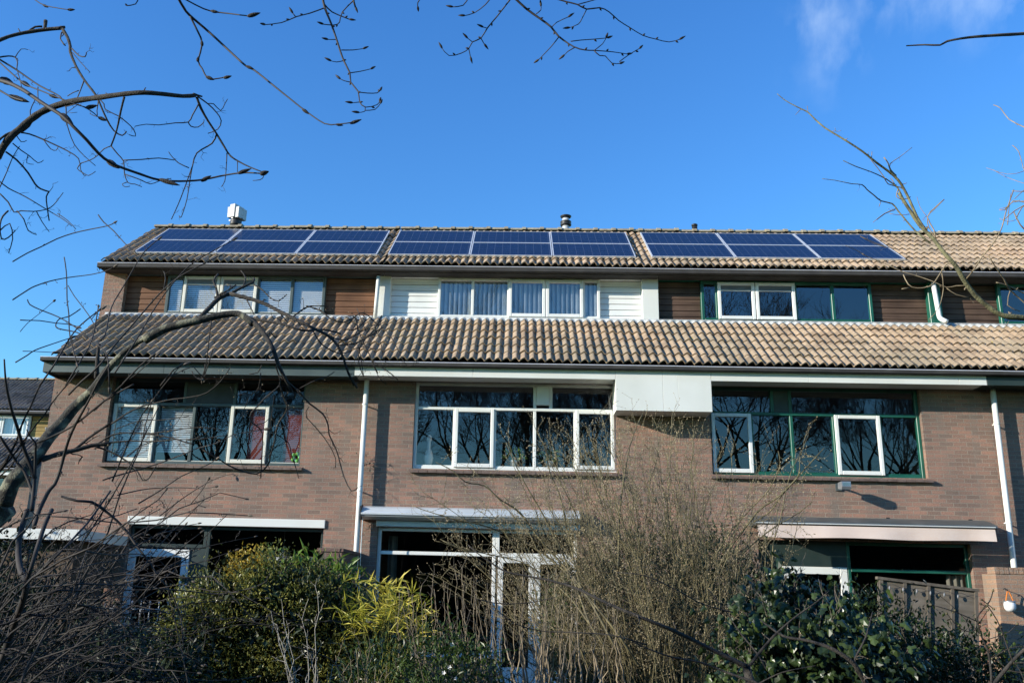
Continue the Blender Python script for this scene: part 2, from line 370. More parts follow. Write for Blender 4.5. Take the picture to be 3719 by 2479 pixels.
def tile_roof(mb, x0, x1, p0, p1, row=.34, wave=.15, amp=.051, seed=0, phase=0.0):
    rnd = random.Random(seed)
    a = V((0, p0[0], p0[1])); b = V((0, p1[0], p1[1])); s = (b - a); Ln = s.length; s.normalize(); n = V((0, -s.z, s.y))
    if n.z < 0: n = -n
    nr = round(Ln / row); row = Ln / nr
    per = 8; nx = max(1, round((x1 - x0) / wave * per)); dx = (x1 - x0) / nx
    prof = [0, .22, .50, .78, .97, 1, .62, .04]
    jit = {}
    for j in range(nr):
        n0 = len(mb.v)
        for i in range(nx + 1):
            x = x0 + i * dx; t = (i % per)
            k = (i // (2 * per), j)
            if k not in jit: jit[k] = (rnd.gauss(0, .007), rnd.gauss(0, .005), rnd.gauss(0, .006))
            js, jh, jt = jit[k]
            h = amp * prof[t]; lift = .034 + jh + jt * ((i % (2 * per)) / per - 1)
            s0 = j * row + js - .012; s1 = (j + 1) * row + .03
            if j == nr - 1: s1 = Ln
            for sv, hv in ((s0 + .004, h + lift - .028), (s0, h + lift), (s1, h + .002)):
                q = a + s * sv + n * hv; mb.v.append((x, q.y, q.z))
        for i in range(nx):
            c = n0 + i * 3; d = c + 3
            mb.f.append((c, d, d + 1, c + 1)); mb.f.append((c + 1, d + 1, d + 2, c + 2))

def ridge_caps(mb, x0, x1, y, z, seed=1):
    rnd = random.Random(seed); x = x0
    while x < x1 - .05:
        L = min(.40, x1 - x); r0 = .115 + rnd.uniform(-.006, .006); dz = rnd.uniform(-.008, .01)
        for xa, xb, r, up in ((x, x + L, r0, 0), (x + L - .07, x + L + .015, r0 + .022, .004)):
            n = len(mb.v); K = 8
            for xx in (xa, xb):
                for k in range(K + 1):
                    an = math.pi * (k / K) ; mb.v.append((xx, y - math.cos(an) * r * 1.1, z + dz + up + math.sin(an) * r * .72 - .02))
            for k in range(K): mb.f.append((n + k, n + k + 1, n + K + 2 + k, n + K + 1 + k))
            mb.f.append(tuple(n + k for k in range(K + 1))[::-1]); mb.f.append(tuple(n + K + 1 + k for k in range(K + 1)))
        x += .40

def bars(mb, rects, y0, y1, r=.006):
    for x0, x1, z0, z1 in rects: mb.bev(x0, x1, y0, y1, z0, z1, r)

def slats(mb, x0, x1, z0, z1, y, pitch=.03, tilt=.5, w=.025):
    z = z0
    while z < z1:
        mb.quad((x0, y - w * math.cos(tilt) / 2, z), (x1, y - w * math.cos(tilt) / 2, z), (x1, y + w * math.cos(tilt) / 2, z + w * math.sin(tilt)), (x0, y + w * math.cos(tilt) / 2, z + w * math.sin(tilt))); z += pitch

def vslats(mb, x0, x1, z0, z1, y, pitch=.09, seed=0):
    rnd = random.Random(seed); x = x0
    while x < x1 - .01:
        w = min(pitch * 1.12, x1 - x); dy = .035 + rnd.uniform(-.01, .01); K = 4; n = len(mb.v)
        for k in range(K + 1):
            t = k / K; px = x + w * .9 * t; py = y + (dy + .02) * t - math.sin(math.pi * t) * .012
            mb.v += [(px, py, z0), (px, py, z1)]
        for k in range(K): mb.f.append((n + 2 * k, n + 2 * k + 2, n + 2 * k + 3, n + 2 * k + 1))
        x += pitch

def window(house, name, x0, x1, z0, z1, y, mull, trans=None, fmat='white', smat='white', sashes=(), topcuts=None, toppanel=None, glass='glass', bar=.055, depth=.09, label=None, lowsash=None, vent=False):
    """frame with vertical divisions mull (x positions of bar centres); optional transom z; sashes = indices of lower lights"""
    f = MB(); b = bar
    bars(f, [(x0, x0 + b, z0, z1), (x1 - b, x1, z0, z1)], y, y + depth)
    bars(f, [(x0 + b + .001, x1 - b - .001, z1 - b, z1), (x0 + b + .001, x1 - b - .001, z0, z0 + b * 1.15)], y + .002, y + depth)
    ztop = trans if trans else z1 - b / 2
    for mx in mull: bars(f, [(mx - b / 2, mx + b / 2, z0 + b * 1.15 + .001, ztop - b / 2)], y + .003, y + depth)
    if trans:
        bars(f, [(x0 + b + .001, x1 - b - .001, trans - b / 2, trans + b / 2)], y - .004, y + depth)
        for mx in (topcuts or []): bars(f, [(mx - b / 2, mx + b / 2, trans + b / 2 + .001, z1 - b - .001)], y + .003, y + depth)
    fo = f.build(name, fmat, house)
    if label: fo['label'] = label
    edges = [x0 + b / 2] + list(mull) + [x1 - b / 2]
    for i in range(len(edges) - 1):
        a, c = edges[i] + b / 2, edges[i + 1] - b / 2; zb, zt = z0 + b * 1.15, ztop - b / 2
        if i in sashes:
            s = MB(); w = .062; e = .022
            A, C, B, T = a - e, c + e, zb - e, zt + e
            bars(s, [(A, A + w, B, T), (C - w, C, B, T)], y - .032, y + .02, .008)
            bars(s, [(A + w + .001, C - w - .001, B, B + w + .008), (A + w + .001, C - w - .001, T - w, T)], y - .031, y + .02, .008)
            zt2 = T - w
            if vent:
                zt2 = T - w - .115; bars(s, [(A + w + .002, C - w - .002, zt2, zt2 + .018)], y - .024, y + .01, .003)
            s.build('sash', smat, fo)
            if vent:
                s = MB(); s.box(A + w + .001, C - w - .001, y - .002, y + .010, zt2 + .02, T - w - .001)
                for q in range(3): bars(s, [(A + w + .003, C - w - .003, zt2 + .03 + .030 * q, zt2 + .043 + .030 * q)], y - .016, y - .003, .003)
                s.build('vent_grille', 'gridgrey', fo)
            g = MB(); g.quad((A + w, y, B + w), (C - w, y, B + w), (C - w, y, zt2), (A + w, y, zt2)); g.build('pane', glass, fo)
        else:
            g = MB(); g.quad((a, y + .035, zb), (c, y + .035, zb), (c, y + .035, zt), (a, y + .035, zt)); g.build('pane', glass, fo)
            if z0 > 3: # thin glazing bead catching the light
                s = MB(); bars(s, [(a + .002, c - .002, zb + .001, zb + .014)], y + .012, y + .034, .003); s.build('glazing_bead', smat if fmat == 'greydark' else fmat, fo)
    if trans:
        e2 = [x0 + b / 2] + list(topcuts or []) + [x1 - b / 2]
        for i in range(len(e2) - 1):
            a, c = e2[i] + b / 2, e2[i + 1] - b / 2; zb, zt = trans + b / 2, z1 - b
            if toppanel and i in toppanel:
                s = MB(); bars(s, [(a + .001, c - .001, zb + (.05 if toppanel[i] == 'offwhite' else .001), zt - .001)], y + (-.045 if toppanel[i] == 'offwhite' else .012), y + .05, .004); s.build('infill_panel', toppanel[i], fo)
            else:
                g = MB(); g.quad((a, y + .035, zb), (c, y + .035, zb), (c, y + .035, zt), (a, y + .035, zt)); g.build('pane', glass, fo)
    return fo

def boards(mb, x0, x1, z0, z1, y, pitch=.115, seed=0):
    rnd = random.Random(seed); n = round((z1 - z0) / pitch); p = (z1 - z0) / n
    for k in range(n):
        a = z0 + k * p; o = rnd.uniform(-.001, .001)
        mb.prism([(y + .03, a), (y - .008 + o, a + .002), (y - .008 + o, a + .010), (y - .002 + o, a + p - .010), (y + .03, a + p - .010)], x0, x1)

def sillrow(mb, x0, x1, z, y0=-.075, y1=.06, w=.155):
    x = x0; k = 0
    while x < x1 - .01:
        b = min(x + w, x1); d = (k * 37 % 5 - 2) * .0012
        mb.prism([(y0 + d, z - .055 + d), (y0 + d, z - .02 + d), (y1, z + .012), (y1, z - .055)], x + .003, b - .003); x = b; k += 1

E0, ZE = -.50, 5.375      # eave line (roof edge) y, z
Y2, ZF = 1.30, 6.66      # upper wall plane, flashing height
EY, EZ = 1.05, 7.71       # upper eave
RY, RZ = 3.36, 9.395      # ridge
def house(x0, label, w=5.4, left_gable=0.0, right_gable=False, tile='tile', loc_y=0, grp='houses of the terrace', seed=0, brick='brick', name='terraced_house'):
    h = thing(name, label, 'house', (x0, loc_y, 0), grp)
    h['seed'] = seed
    return h

def shell(h, w, holes, brick='brick', xl=0.0, gable=False, upper_open=True):
    mb = MB()
    holes_wall(mb, xl, w - .002, -.1, 5.19, holes, 0, .25)
    # side and party walls following the roof line
    prof = [(.252, -.1), (.252, 5.45), (1.56, 6.50), (1.56, 7.95), (RY, 9.25), (6.8, 6.75), (6.8, -.1)]
    mb.prism(prof, xl + .002, xl + .20); mb.prism(prof, w - .10, w - .004)
    mb.box(xl + .2, w - .1, 6.6, 6.8, -.1, 5.9)
    if gable:
        mb.prism([(1.302, 6.5), (1.302, 7.62), (1.9, 8.1), (1.9, 6.5)], xl + .001, xl + .43)
        mb.prism([(0.004, 5.19), (.30, 5.40), (1.30, 6.48), (1.9, 6.5), (1.9, 5.19)], xl + .0015, xl + .199)
    wl = mb.build('wall', brick, h)
    r = MB()
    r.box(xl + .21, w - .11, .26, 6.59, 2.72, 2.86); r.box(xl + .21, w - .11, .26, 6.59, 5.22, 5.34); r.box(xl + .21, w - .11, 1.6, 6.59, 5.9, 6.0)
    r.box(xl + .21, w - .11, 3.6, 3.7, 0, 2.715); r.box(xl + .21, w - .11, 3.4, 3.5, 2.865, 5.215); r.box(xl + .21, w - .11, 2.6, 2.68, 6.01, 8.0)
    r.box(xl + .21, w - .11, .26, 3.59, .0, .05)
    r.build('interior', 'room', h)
    return wl

def roofs(h, w, xl, xr, tile, seed, flue=None, tile_up=None):
    mb = MB(); tile_roof(mb, xl, xr, (-.455, 5.425), (Y2 - .01, ZF + .035), seed=seed); lo = mb.build('lower_roof', tile, h)
    mb = MB(); xu = xl - .1 if xl < 0 else xl; tile_roof(mb, xu, xr, (1.03, 7.745), (RY, RZ), row=.34, seed=seed + 50)
    s = (RZ - EZ) / (RY - EY)
    mb.quad((xl, RY, RZ - .02), (xr, RY, RZ - .02), (xr, 7.2, RZ - s * (7.2 - RY)), (xl, 7.2, RZ - s * (7.2 - RY)))
    up = mb.build('upper_roof', tile_up or tile, h)
    mb = MB(); ridge_caps(mb, xu, xr, RY, RZ + .035, seed); mb.build('ridge_cap', 'ridge', up)
    # under-roof lining so no light leaks
    mb = MB(); mb.prism([(E0 + .05, ZE - .03), (E0 + .05, ZE + .0), (Y2, ZF - .02), (Y2, ZF - .05)], xl + .02, xr - .002)
    mb.prism([(EY, EZ - .02), (EY, EZ + .01), (RY, RZ - .02), (RY, RZ - .05)], xl + .02, xr - .002)
    mb.build('roof_lining', 'black', h)
    # lead flashing, dressed over the rolls
    mb = MB(); nx = int((xr - xl) / .02); n0 = 0
    rnd = random.Random(seed)
    for i in range(nx + 1):
        x = xl + (xr - xl) * i / nx; t = ((x - xl) / .15) % 1.0
        hh = .05 * max(0, math.sin(math.pi * min(1, t / .95) ** 1.3)) if t < .95 else 0
        k = .012 * noise.noise(V((x * 3, seed, 0))) + rnd.uniform(-.003, .003)
        mb.v += [(x, Y2 - .145 + k, ZF - .075 + .050 + hh), (x, Y2 - .03, ZF + .052 + hh * .6), (x, Y2 - .004, ZF + .105)]
    for i in range(nx):
        c = i * 3; mb.f += [(c, c + 3, c + 4, c + 1), (c + 1, c + 4, c + 5, c + 2)]
    mb.build('flashing', 'lead', h)
    return lo, up

def gutter(h, xl, xr, y, z, name='gutter', body='gutterbody', dz=.11, kind='low'):
    mb = MB()
    mb.prism([(y - .10, z - .012), (y - .10, z - dz), (y - .085, z - dz - .012), (y + .02, z - dz - .012), (y + .02, z - dz + .02), (y - .085, z - dz + .02), (y - .088, z - .012)], xl, xr)
    g = mb.build(name, body, h)
    mb = MB(); mb.prism([(y - .108, z - .012), (y - .112, z - .004), (y - .106, z + .003), (y - .098, z + .003), (y - .094, z - .011)], xl, xr)
    mb.build('rim', 'rim', g)
    return g

def upper_front(h, w, xl, win, frame_mat, clad_mat, board_pitch, clad, pil, headmat, rec=.14, seed=0):
    """clad: list of (x0,x1); pil: list of (x0,x1,mat)"""
    yb = Y2 + rec
    mb = MB(); mb.box(xl, w - .003, Y2 + .05, Y2 + .16, 7.585, 7.72); mb.box(xl, w - .003, Y2 - .02, Y2 + .16, ZF - .06, 6.745); mb.build('head_and_base_board', headmat, h)
    for i, (a, b) in enumerate(clad):
        mb = MB(); boards(mb, a, b, 6.75, 7.58, yb, board_pitch, seed + i); mb.build('cladding', clad_mat, h)
    for a, b, mt in pil:
        mb = MB(); mb.bev(a, b, Y2 + .001, Y2 + .22, 6.66, 7.66, .006); mb.build('pilaster', mt, h)
    mb = MB(); mb.box(xl, w - .004, yb + .045, yb + .06, 6.75, 7.58)
    # backing only behind the boards
    for a, b in clad: mb = MB(); mb.box(a - .02, b + .02, yb + .035, yb + .05, 6.72, 7.6); mb.build('backing', 'black', h)

def pipe(h, pts, r=.042, mat='white', name='downpipe', brackets=()):
    P = []
    for i in range(len(pts)): P.append(V(pts[i]))
    # round the corners
    Q = [P[0]]
    for i in range(1, len(P) - 1):
        a = (P[i - 1] - P[i]); b = (P[i + 1] - P[i]); d = min(.07, a.length * .4, b.length * .4)
        A = P[i] + a.normalized() * d; B = P[i] + b.normalized() * d
        for t in (0, .25, .5, .75, 1): Q.append(A.lerp(P[i], t).lerp(P[i].lerp(B, t), t))
    Q.append(P[-1])
    mb = MB(); mb.tube(Q, r, 14); o = mb.build(name, mat, h, True)
    for p in brackets:
        mb = MB(); mb.lathe(p[0], p[1], [(r + .001, p[2] - .012), (r + .007, p[2] - .012), (r + .007, p[2] + .012), (r + .001, p[2] + .012)], 14)
        mb.box(p[0] - .008, p[0] + .008, p[1] + r, 0 if p[1] < .5 else Y2, p[2] - .01, p[2] + .01); mb.build('bracket', mat, o)
    return o

def fascia(h, segs, mat, z0=5.135, z1=5.30, y=-.50):
    mb = MB()
    for a, b in segs: mb.bev(a + .002, b - .002, y, y + .022, z0, z1, .002)
    return mb.build('fascia', mat, h)
def soffit(h, a, b, mat, z=5.165, y0=-.478, y1=-.001):
    mb = MB(); mb.box(a, b, y0, y1, z, z + .015); return mb.build('soffit', mat, h)
def door(h, x0, x1, z0, z1, y, mat='white', fw=.1, glassz=.35, glass='glass_dark', handle_left=True, name='door', mid=None):
    mb = MB(); bars(mb, [(x0, x0 + fw, z0, z1), (x1 - fw, x1, z0, z1), (x0 + fw + .001, x1 - fw - .001, z1 - fw, z1), (x0 + fw + .001, x1 - fw - .001, z0, glassz)], y, y + .05)
    if mid: bars(mb, [(x0 + fw + .001, x1 - fw - .001, mid - .04, mid + .04)], y + .001, y + .05)
    d = mb.build(name, mat, h)
    mb = MB(); mb.quad((x0 + fw, y + .03, glassz), (x1 - fw, y + .03, glassz), (x1 - fw, y + .03, z1 - fw), (x0 + fw, y + .03, z1 - fw)); mb.build('pane', glass, d)
    hx = x0 + fw * .5 if handle_left else x1 - fw * .5
    mb = MB(); mb.box(hx - .018, hx + .018, y - .008, y - .0005, .93, 1.15); mb.tube([(hx, y - .005, 1.05), (hx, y - .05, 1.05), (hx + (.11 if handle_left else -.11), y - .05, 1.05)], .009, 8); mb.build('handle', 'alu', d)
    return d
def curtain(mb, x0, x1, z0, z1, y, amp=.03, wl=.11):
    n = int((x1 - x0) / .012); n0 = len(mb.v)
    for i in range(n + 1):
        x = x0 + (x1 - x0) * i / n; yy = y + amp * math.sin(2 * math.pi * x / wl) + amp * .4 * math.sin(5.3 * x / wl + 1)
        mb.v += [(x, yy, z0), (x, yy + .01 * math.sin(x * 31), z1)]
    for i in range(n): mb.f.append((n0 + 2 * i, n0 + 2 * i + 2, n0 + 2 * i + 3, n0 + 2 * i + 1))

# ================================================================ setting
mb = MB(); mb.box(-400, 400, -300, 500, -.4, 0.0); struct(mb.build('ground', 'ground'))

# ---------------------------------------------------------------- house 1 (left end)
h1 = house(-5.4, 'left end brick terraced house with dark grey fascia, brown boards and dark window frames', 5.4)
shell(h1, 5.4, [(.80, 4.30, 3.62, 5.17), (1.43, 4.80, -.05, 2.57)], xl=-.27, gable=True)
roofs(h1, 5.4, -.15, 5.4, 'tile_old', 11)
gutter(h1, -.30, 5.4, EY + .03, EZ - .01, dz=.085); gutter(h1, -.27, 5.26, E0 - .005, ZE - .01, dz=.06)
fascia(h1, [(-.25, 1.9), (1.9, 5.25)], 'greydark', 5.115, 5.30)
mb = MB(); mb.box(-.25, -.228, -.478, -.001, 5.115, 5.30); mb.prism([(-.477, 5.302), (Y2, 6.62), (Y2, 6.50), (.0, 5.18), (-.477, 5.18)], -.165, -.145); mb.prism([(EY, 7.74), (RY, 9.42), (RY, 9.28), (EY, 7.60)], -.262, -.242); mb.build('verge_board', 'greydark', h1)
soffit(h1, -.226, 5.25, 'greydark')
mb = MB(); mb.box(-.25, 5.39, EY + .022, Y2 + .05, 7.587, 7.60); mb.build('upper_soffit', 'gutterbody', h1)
window(h1, 'window', .80, 4.30, 3.62, 5.17, .13, [1.63, 2.29, 2.96, 3.66], 4.70, 'greydark', 'cream', (0, 3), [2.09, 3.0], {1: 'black'}, label='first floor window with dark frame, two cream sashes and blinds')
mb = MB(); sillrow(mb, .76, 4.36, 3.60); mb.build('window_sill', 'sill', h1)
f = MB(); slats(f, .86, 1.60, 3.72, 4.68, .235, .04, 1.15, .036); slats(f, 1.66, 2.27, 3.85, 4.68, .235, .04, 1.15, .036); f.build('white_blind', 'blind_white', h1)
for a, b in ((3.28, 3.62), (3.92, 4.22)): f = MB(); slats(f, a, b, 3.72, 4.66, .25, .036, 1.2, .034); f.build('red_blind', 'blind_red', h1)
window(h1, 'window', 1.01, 4.22, 6.745, 7.585, Y2 + .04, [1.35, 2.095, 2.857, 3.547], None, 'greydark', 'cream', (1, 2), glass='glass_up', bar=.06, vent=True, label='top floor window with dark frame, two cream sashes and white blinds')
f = MB()
for a, b in ((1.06, 1.32), (1.39, 2.06), (2.13, 2.83), (2.9, 3.51), (3.59, 4.17)): slats(f, a, b, 6.79, 7.55, Y2 + .115, .042, 1.15, .036)
f.build('white_blind', 'blind_white', h1)
upper_front(h1, 5.4, -.0, None, None, 'cedar', .116, [(.16, 1.01), (4.22, 5.22)], [], 'greydark', seed=3)
mb = MB(); mb.box(.162, .20, Y2 + .16, Y2 + .17, 6.7, 7.6); mb.build('corner_strip', 'greydark', h1)
# ground floor
mb = MB(); mb.bev(1.40, 4.82, -.03, .12, 2.572, 2.71, .006); mb.build('lintel', 'offwhite', h1)
window(h1, 'window', 1.432, 2.77, 2.20, 2.568, .10, [], None, 'greenblack', 'white', (), glass='glass_dark', label='narrow dark fanlight above the white door')
window(h1, 'window', 2.772, 4.798, .45, 2.568, .10, [], None, 'greenblack', 'white', (), glass='glass_dark', label='large dark ground floor window')
door(h1, 1.44, 2.50, .02, 2.17, .09, 'white', .13, .3, handle_left=True)
mb = MB(); mb.box(2.502, 2.77, .11, .16, .0, 2.195); mb.build('side_panel', 'greenblack', h1)
mb = MB(); mb.box(2.80, 4.79, .05, .2, 0, .44); mb.build('apron_panel', 'greenblack', h1)
mb = MB(); mb.lathe(4.0, .55, [(.003, 2.6), (.003, 2.25), (.03, 2.23), (.07, 2.12), (.16, 2.10), (.17, 2.04), (.1, 2.02), (.05, 1.9), (.13, 1.88), (.02, 1.80)], 12); mb.build('pendant_lamp', 'alu', h1)

# ---------------------------------------------------------------- house 2 (middle, white)
h2 = house(0, 'middle terraced house with white window frames and white top floor cladding', 5.4)
shell(h2, 5.4, [(.86, 4.40, 3.62, 5.17), (.32, 3.72, -.05, 2.62)])
roofs(h2, 5.4, 0, 5.4, 'tile', 12)
gutter(h2, 0, 5.4, EY + .03, EZ - .012, dz=.085); gutter(h2, -.14, 5.4, E0 - .005, ZE - .012, dz=.06)
fascia(h2, [(-.15, 1.9), (1.9, 4.338)], 'offwhite')
mb = MB(); mb.bev(4.342, 5.138, -.502, -.478, 4.60, 5.30, .002); mb.bev(5.142, 5.398, -.502, -.478, 4.60, 5.30, .002)
mb.box(4.343, 4.36, -.477, -.001, 4.602, 5.165); mb.box(4.361, 5.398, -.477, -.001, 4.602, 4.617); mb.build('cladding_box', 'offwhite', h2)
soffit(h2, -.15, 4.34, 'offwhite')
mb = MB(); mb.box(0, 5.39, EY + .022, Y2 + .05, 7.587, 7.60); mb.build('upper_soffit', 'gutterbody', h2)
window(h2, 'window', .86, 4.40, 3.62, 5.17, .07, [1.57, 2.275, 2.98, 3.69], 4.70, 'white', 'white', (1, 4), [2.98, 3.26], {1: 'offwhite'}, label='first floor window with white frame and two white sashes')
mb = MB(); sillrow(mb, .83, 4.44, 3.60); mb.build('window_sill', 'sill', h2)
window(h2, 'window', 1.07, 4.27, 6.745, 7.585, Y2 + .04, [1.76, 2.47, 3.205, 3.944], None, 'white', 'white', (2, 3), glass='glass_up', bar=.055, label='top floor window with white frame and grey vertical blinds')
f = MB()
for i, (a, b) in enumerate(((1.11, 1.74), (1.79, 2.45), (2.5, 3.18), (3.24, 3.92), (3.97, 4.23))): vslats(f, a, b, 6.79, 7.55, Y2 + .105, .092, i)
f.build('vertical_blind', 'blind_grey', h2)
upper_front(h2, 5.4, 0.001, None, None, 'white', .118, [(.13, 1.07), (4.27, 5.09)], [(-.17, .13, 'offwhite'), (5.09, 5.405, 'offwhite')], 'white', rec=.13, seed=5)
mb = MB(); mb.bev(.30, 3.75, -.05, .10, 2.622, 2.745, .01); mb.build('shutter_box', 'alu', h2)
window(h2, 'window', .322, 2.34, .55, 2.62, .08, [], 2.20, 'white', 'white', (), glass='glass_dark', bar=.06, label='large white framed ground floor window with fanlight')
window(h2, 'window', 2.342, 3.718, 2.17, 2.62, .08, [], None, 'white', 'white', (), glass='glass_dark', bar=.06, label='white framed fanlight above the doors')
door(h2, 2.38, 2.99, .02, 2.165, .085, 'white', .09, .42, handle_left=False); door(h2, 2.995, 3.70, .02, 2.165, .088, 'white', .10, .42, handle_left=True)
mb = MB(); mb.box(.33, 2.33, .05, .2, -.05, .545); mb.build('apron_wall', 'brick', h2)
mb = MB(); curtain(mb, .45, .62, .6, 2.5, .5); mb.build('curtain', 'curtain', h2)

# ---------------------------------------------------------------- house 3
h3 = house(5.4, 'terraced house with dark green window frames and weathered brown boards, third from left', 5.4)
shell(h3, 5.4, [(.62, 4.24, 3.62, 5.17), (1.32, 4.80, -.05, 2.55)])
roofs(h3, 5.4, 0, 5.4, 'tile', 13)
gutter(h3, 0, 5.4, EY + .03, EZ - .014, dz=.085); gutter(h3, 0, 5.4, E0 - .005, ZE - .014, dz=.06)
fascia(h3, [(.562, 2.2), (2.2, 4.7), (4.7, 5.16)], 'offwhite')
mb = MB(); mb.bev(0, .558, -.502, -.478, 4.60, 5.30, .002); mb.box(.541, .557, -.477, -.001, 4.602, 5.165); mb.box(.002, .54, -.477, -.001, 4.602, 4.617); mb.build('cladding_box', 'offwhite', h3)
soffit(h3, .56, 5.16, 'offwhite')
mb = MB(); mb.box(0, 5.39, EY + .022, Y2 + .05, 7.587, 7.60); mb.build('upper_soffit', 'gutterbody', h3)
window(h3, 'window', .62, 4.24, 3.62, 5.17, .09, [1.35, 2.04, 2.77, 3.56], 4.70, 'green', 'white', (0, 3), [1.73, 2.04], {1: 'greenblack'}, label='first floor window with green frame and two white sashes')
mb = MB(); sillrow(mb, .58, 4.30, 3.60); mb.build('window_sill', 'sill', h3)
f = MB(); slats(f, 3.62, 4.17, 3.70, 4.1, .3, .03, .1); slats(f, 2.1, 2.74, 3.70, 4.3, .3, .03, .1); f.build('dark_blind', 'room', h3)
window(h3, 'window', .84, 4.14, 6.745, 7.585, Y2 + .04, [1.155, 1.89, 2.67, 3.39], None, 'green', 'white', (1, 2), glass='glass_up', bar=.06, vent=True, label='top floor window with green frame and two white vented sashes')
upper_front(h3, 5.4, 0.01, None, None, 'cedar_dark', .116, [(.01, .84), (4.14, 5.20)], [(5.20, 5.44, 'green')], 'green', seed=9)
window(h3, 'window', 2.80, 4.798, .40, 2.548, .10, [], 2.09, 'green', 'white', (), glass='glass_dark', label='large green framed ground floor window')
door(h3, 1.70, 2.79, .02, 2.13, .10, 'white', .12, .3)
mb = MB(); mb.box(1.325, 1.695, .10, .15, -.05, 2.134); mb.build('side_panel', 'greenblack', h3)
mb = MB(); mb.box(1.325, 2.795, .10, .15, 2.135, 2.547); mb.build('top_panel', 'greenblack', h3)
mb = MB(); mb.box(2.81, 4.79, .06, .2, -.05, .39); mb.build('apron_panel', 'greenblack', h3)
mb = MB(); curtain(mb, 4.45, 4.72, .45, 2.05, .22); mb.build('curtain', 'curtain', h3)

# ---------------------------------------------------------------- house 4 (right, mostly outside)
h4 = house(10.8, 'terraced house cut off by the right edge, dark green fascia and no solar panels', 5.4)
shell(h4, 5.4, [(1.3, 4.8, 3.62, 5.17), (.9, 4.3, -.05, 2.55)])
roofs(h4, 5.4, 0, 5.6, 'tile', 14)
gutter(h4, 0, 5.6, EY + .03, EZ - .016, dz=.085); gutter(h4, 0, 5.6, E0 - .005, ZE - .016, dz=.06)
fascia(h4, [(-.238, 2.5), (2.5, 5.6)], 'greenblack'); soffit(h4, -.238, 5.6, 'greenblack')
mb = MB(); mb.box(0, 5.39, EY + .022, Y2 + .05, 7.587, 7.60); mb.build('upper_soffit', 'gutterbody', h4)
window(h4, 'window', 1.3, 4.8, 3.62, 5.17, .09, [2.0, 2.7, 3.4, 4.1], 4.70, 'green', 'white', (1, 4))
window(h4, 'window', 1.15, 4.35, 6.745, 7.585, Y2 + .04, [1.84, 2.55, 3.29, 4.03], None, 'green', 'white', (2, 3), glass='glass_up', bar=.06)
upper_front(h4, 5.4, 0.01, None, None, 'cedar_dark', .116, [(.05, 1.15), (4.35, 5.3)], [], 'greenblack', seed=15)
window(h4, 'window', .9, 4.3, .4, 2.548, .10, [2.6], None, 'green', 'white', (), glass='glass_dark')

# downpipes
T, B = at(3608, 1440, -.14), at(3676, 2000, -.14); k = (T - B) / (T.z - B.z)
pipe(h4, [(T + k * (5.17 - T.z)) - V((10.8, 0, 0)), (B - k * B.z) - V((10.8, 0, 0))], .045, 'offwhite', brackets=[tuple(B + k * (z - B.z) - V((10.8, 0, 0))) for z in (4.55, 2.9)])
T, B = at(1330, 1420, -.14), at(1300, 1880, -.14)
pipe(h2, [(T.x, -.14, 5.17), (B.x, -.14, 0)], .045, 'offwhite', brackets=[((T.x + B.x) / 2, -.14, z) for z in (4.7, 3.2)])
T, B = at(1376, 990, 1.20), at(1364, 1140, 1.20)
pipe(h2, [(T.x, 1.20, 7.55), (B.x - .005, 1.20, 6.68)], .04, 'offwhite')
T, B = at(3388, 1020, 1.20), at(3412, 1150, 1.20)
pipe(h4, [(T.x - 10.8, 1.20, 7.55), (B.x - 10.8, 1.20, 6.82), (B.x - 10.72, 1.10, 6.73)], .045, 'white')

# flues on the ridge
t = thing('roof_flue', 'metal flue with a bright boxy H shaped steel cowl above the left roof', 'chimney flue', (-3.93, 3.7, 9.10), 'flue pipes on the ridge')
mb = MB(); mb.lathe(0, 0, [(.085, -.3), (.085, .62)], 20); mb.build('pipe', 'zinc', t, True)
mb = MB(); mb.lathe(0, 0, [(.09, .50), (.135, .54), (.135, .60), (.125, .62), (.135, .64), (.13, .66), (.09, .68)], 24); mb.build('collar', 'black', t, True)
mb = MB(); mb.prism([(-.16, .70), (-.16, 1.02), (.16, 1.02), (.16, .70)], -.075, .065)
mb.prism([(-.12, .73), (-.13, .98), (.13, .98), (.12, .73)], -.17, -.10); mb.prism([(-.14, .68), (-.14, .94), (.14, .94), (.14, .68)], .09, .175)
mb.box(-.18, .18, -.02, .02, .76, .80); mb.box(-.18, .18, -.02, .02, .90, .93)
mb.build('cowl', 'cowl', t); t.rotation_euler.z = math.radians(-24)
mb = MB(); mb.box(-.20, .20, -.02, .02, .685, .70); mb.box(-.02, .02, -.14, .14, .67, .684); mb.build('cowl_bracket', 'zinc', t)
t = thing('roof_flue', 'round metal flue with dark rings and a flat cap on the middle house ridge', 'chimney flue', (3.73, 3.7, 9.24), 'flue pipes on the ridge')
mb = MB(); mb.lathe(0, 0, [(.082, -.3), (.082, .66)], 20); mb.build('pipe', 'alu', t, True)
mb = MB(); mb.lathe(0, 0, [(.083, .45), (.125, .47), (.128, .50), (.10, .52), (.128, .545), (.125, .565), (.083, .58)], 24); mb.build('collar', 'black', t, True)
mb = MB(); mb.lathe(0, 0, [(.083, .64), (.128, .685), (.128, .70), (.09, .705)], 24); mb.build('cap', 'black', t, True)
t = thing('roof_flue', 'small black vent pipe on the ridge between the middle and the green framed house', 'chimney flue', (6.66, 3.7, 9.26), 'flue pipes on the ridge')
mb = MB(); mb.lathe(0, 0, [(.075, -.3), (.062, .45)], 16); mb.build('pipe', 'black', t, True)
mb = MB(); mb.lathe(0, 0, [(.055, .46), (.07, .47), (.07, .50), (.03, .52)], 16); mb.build('cap', 'black', t, True)

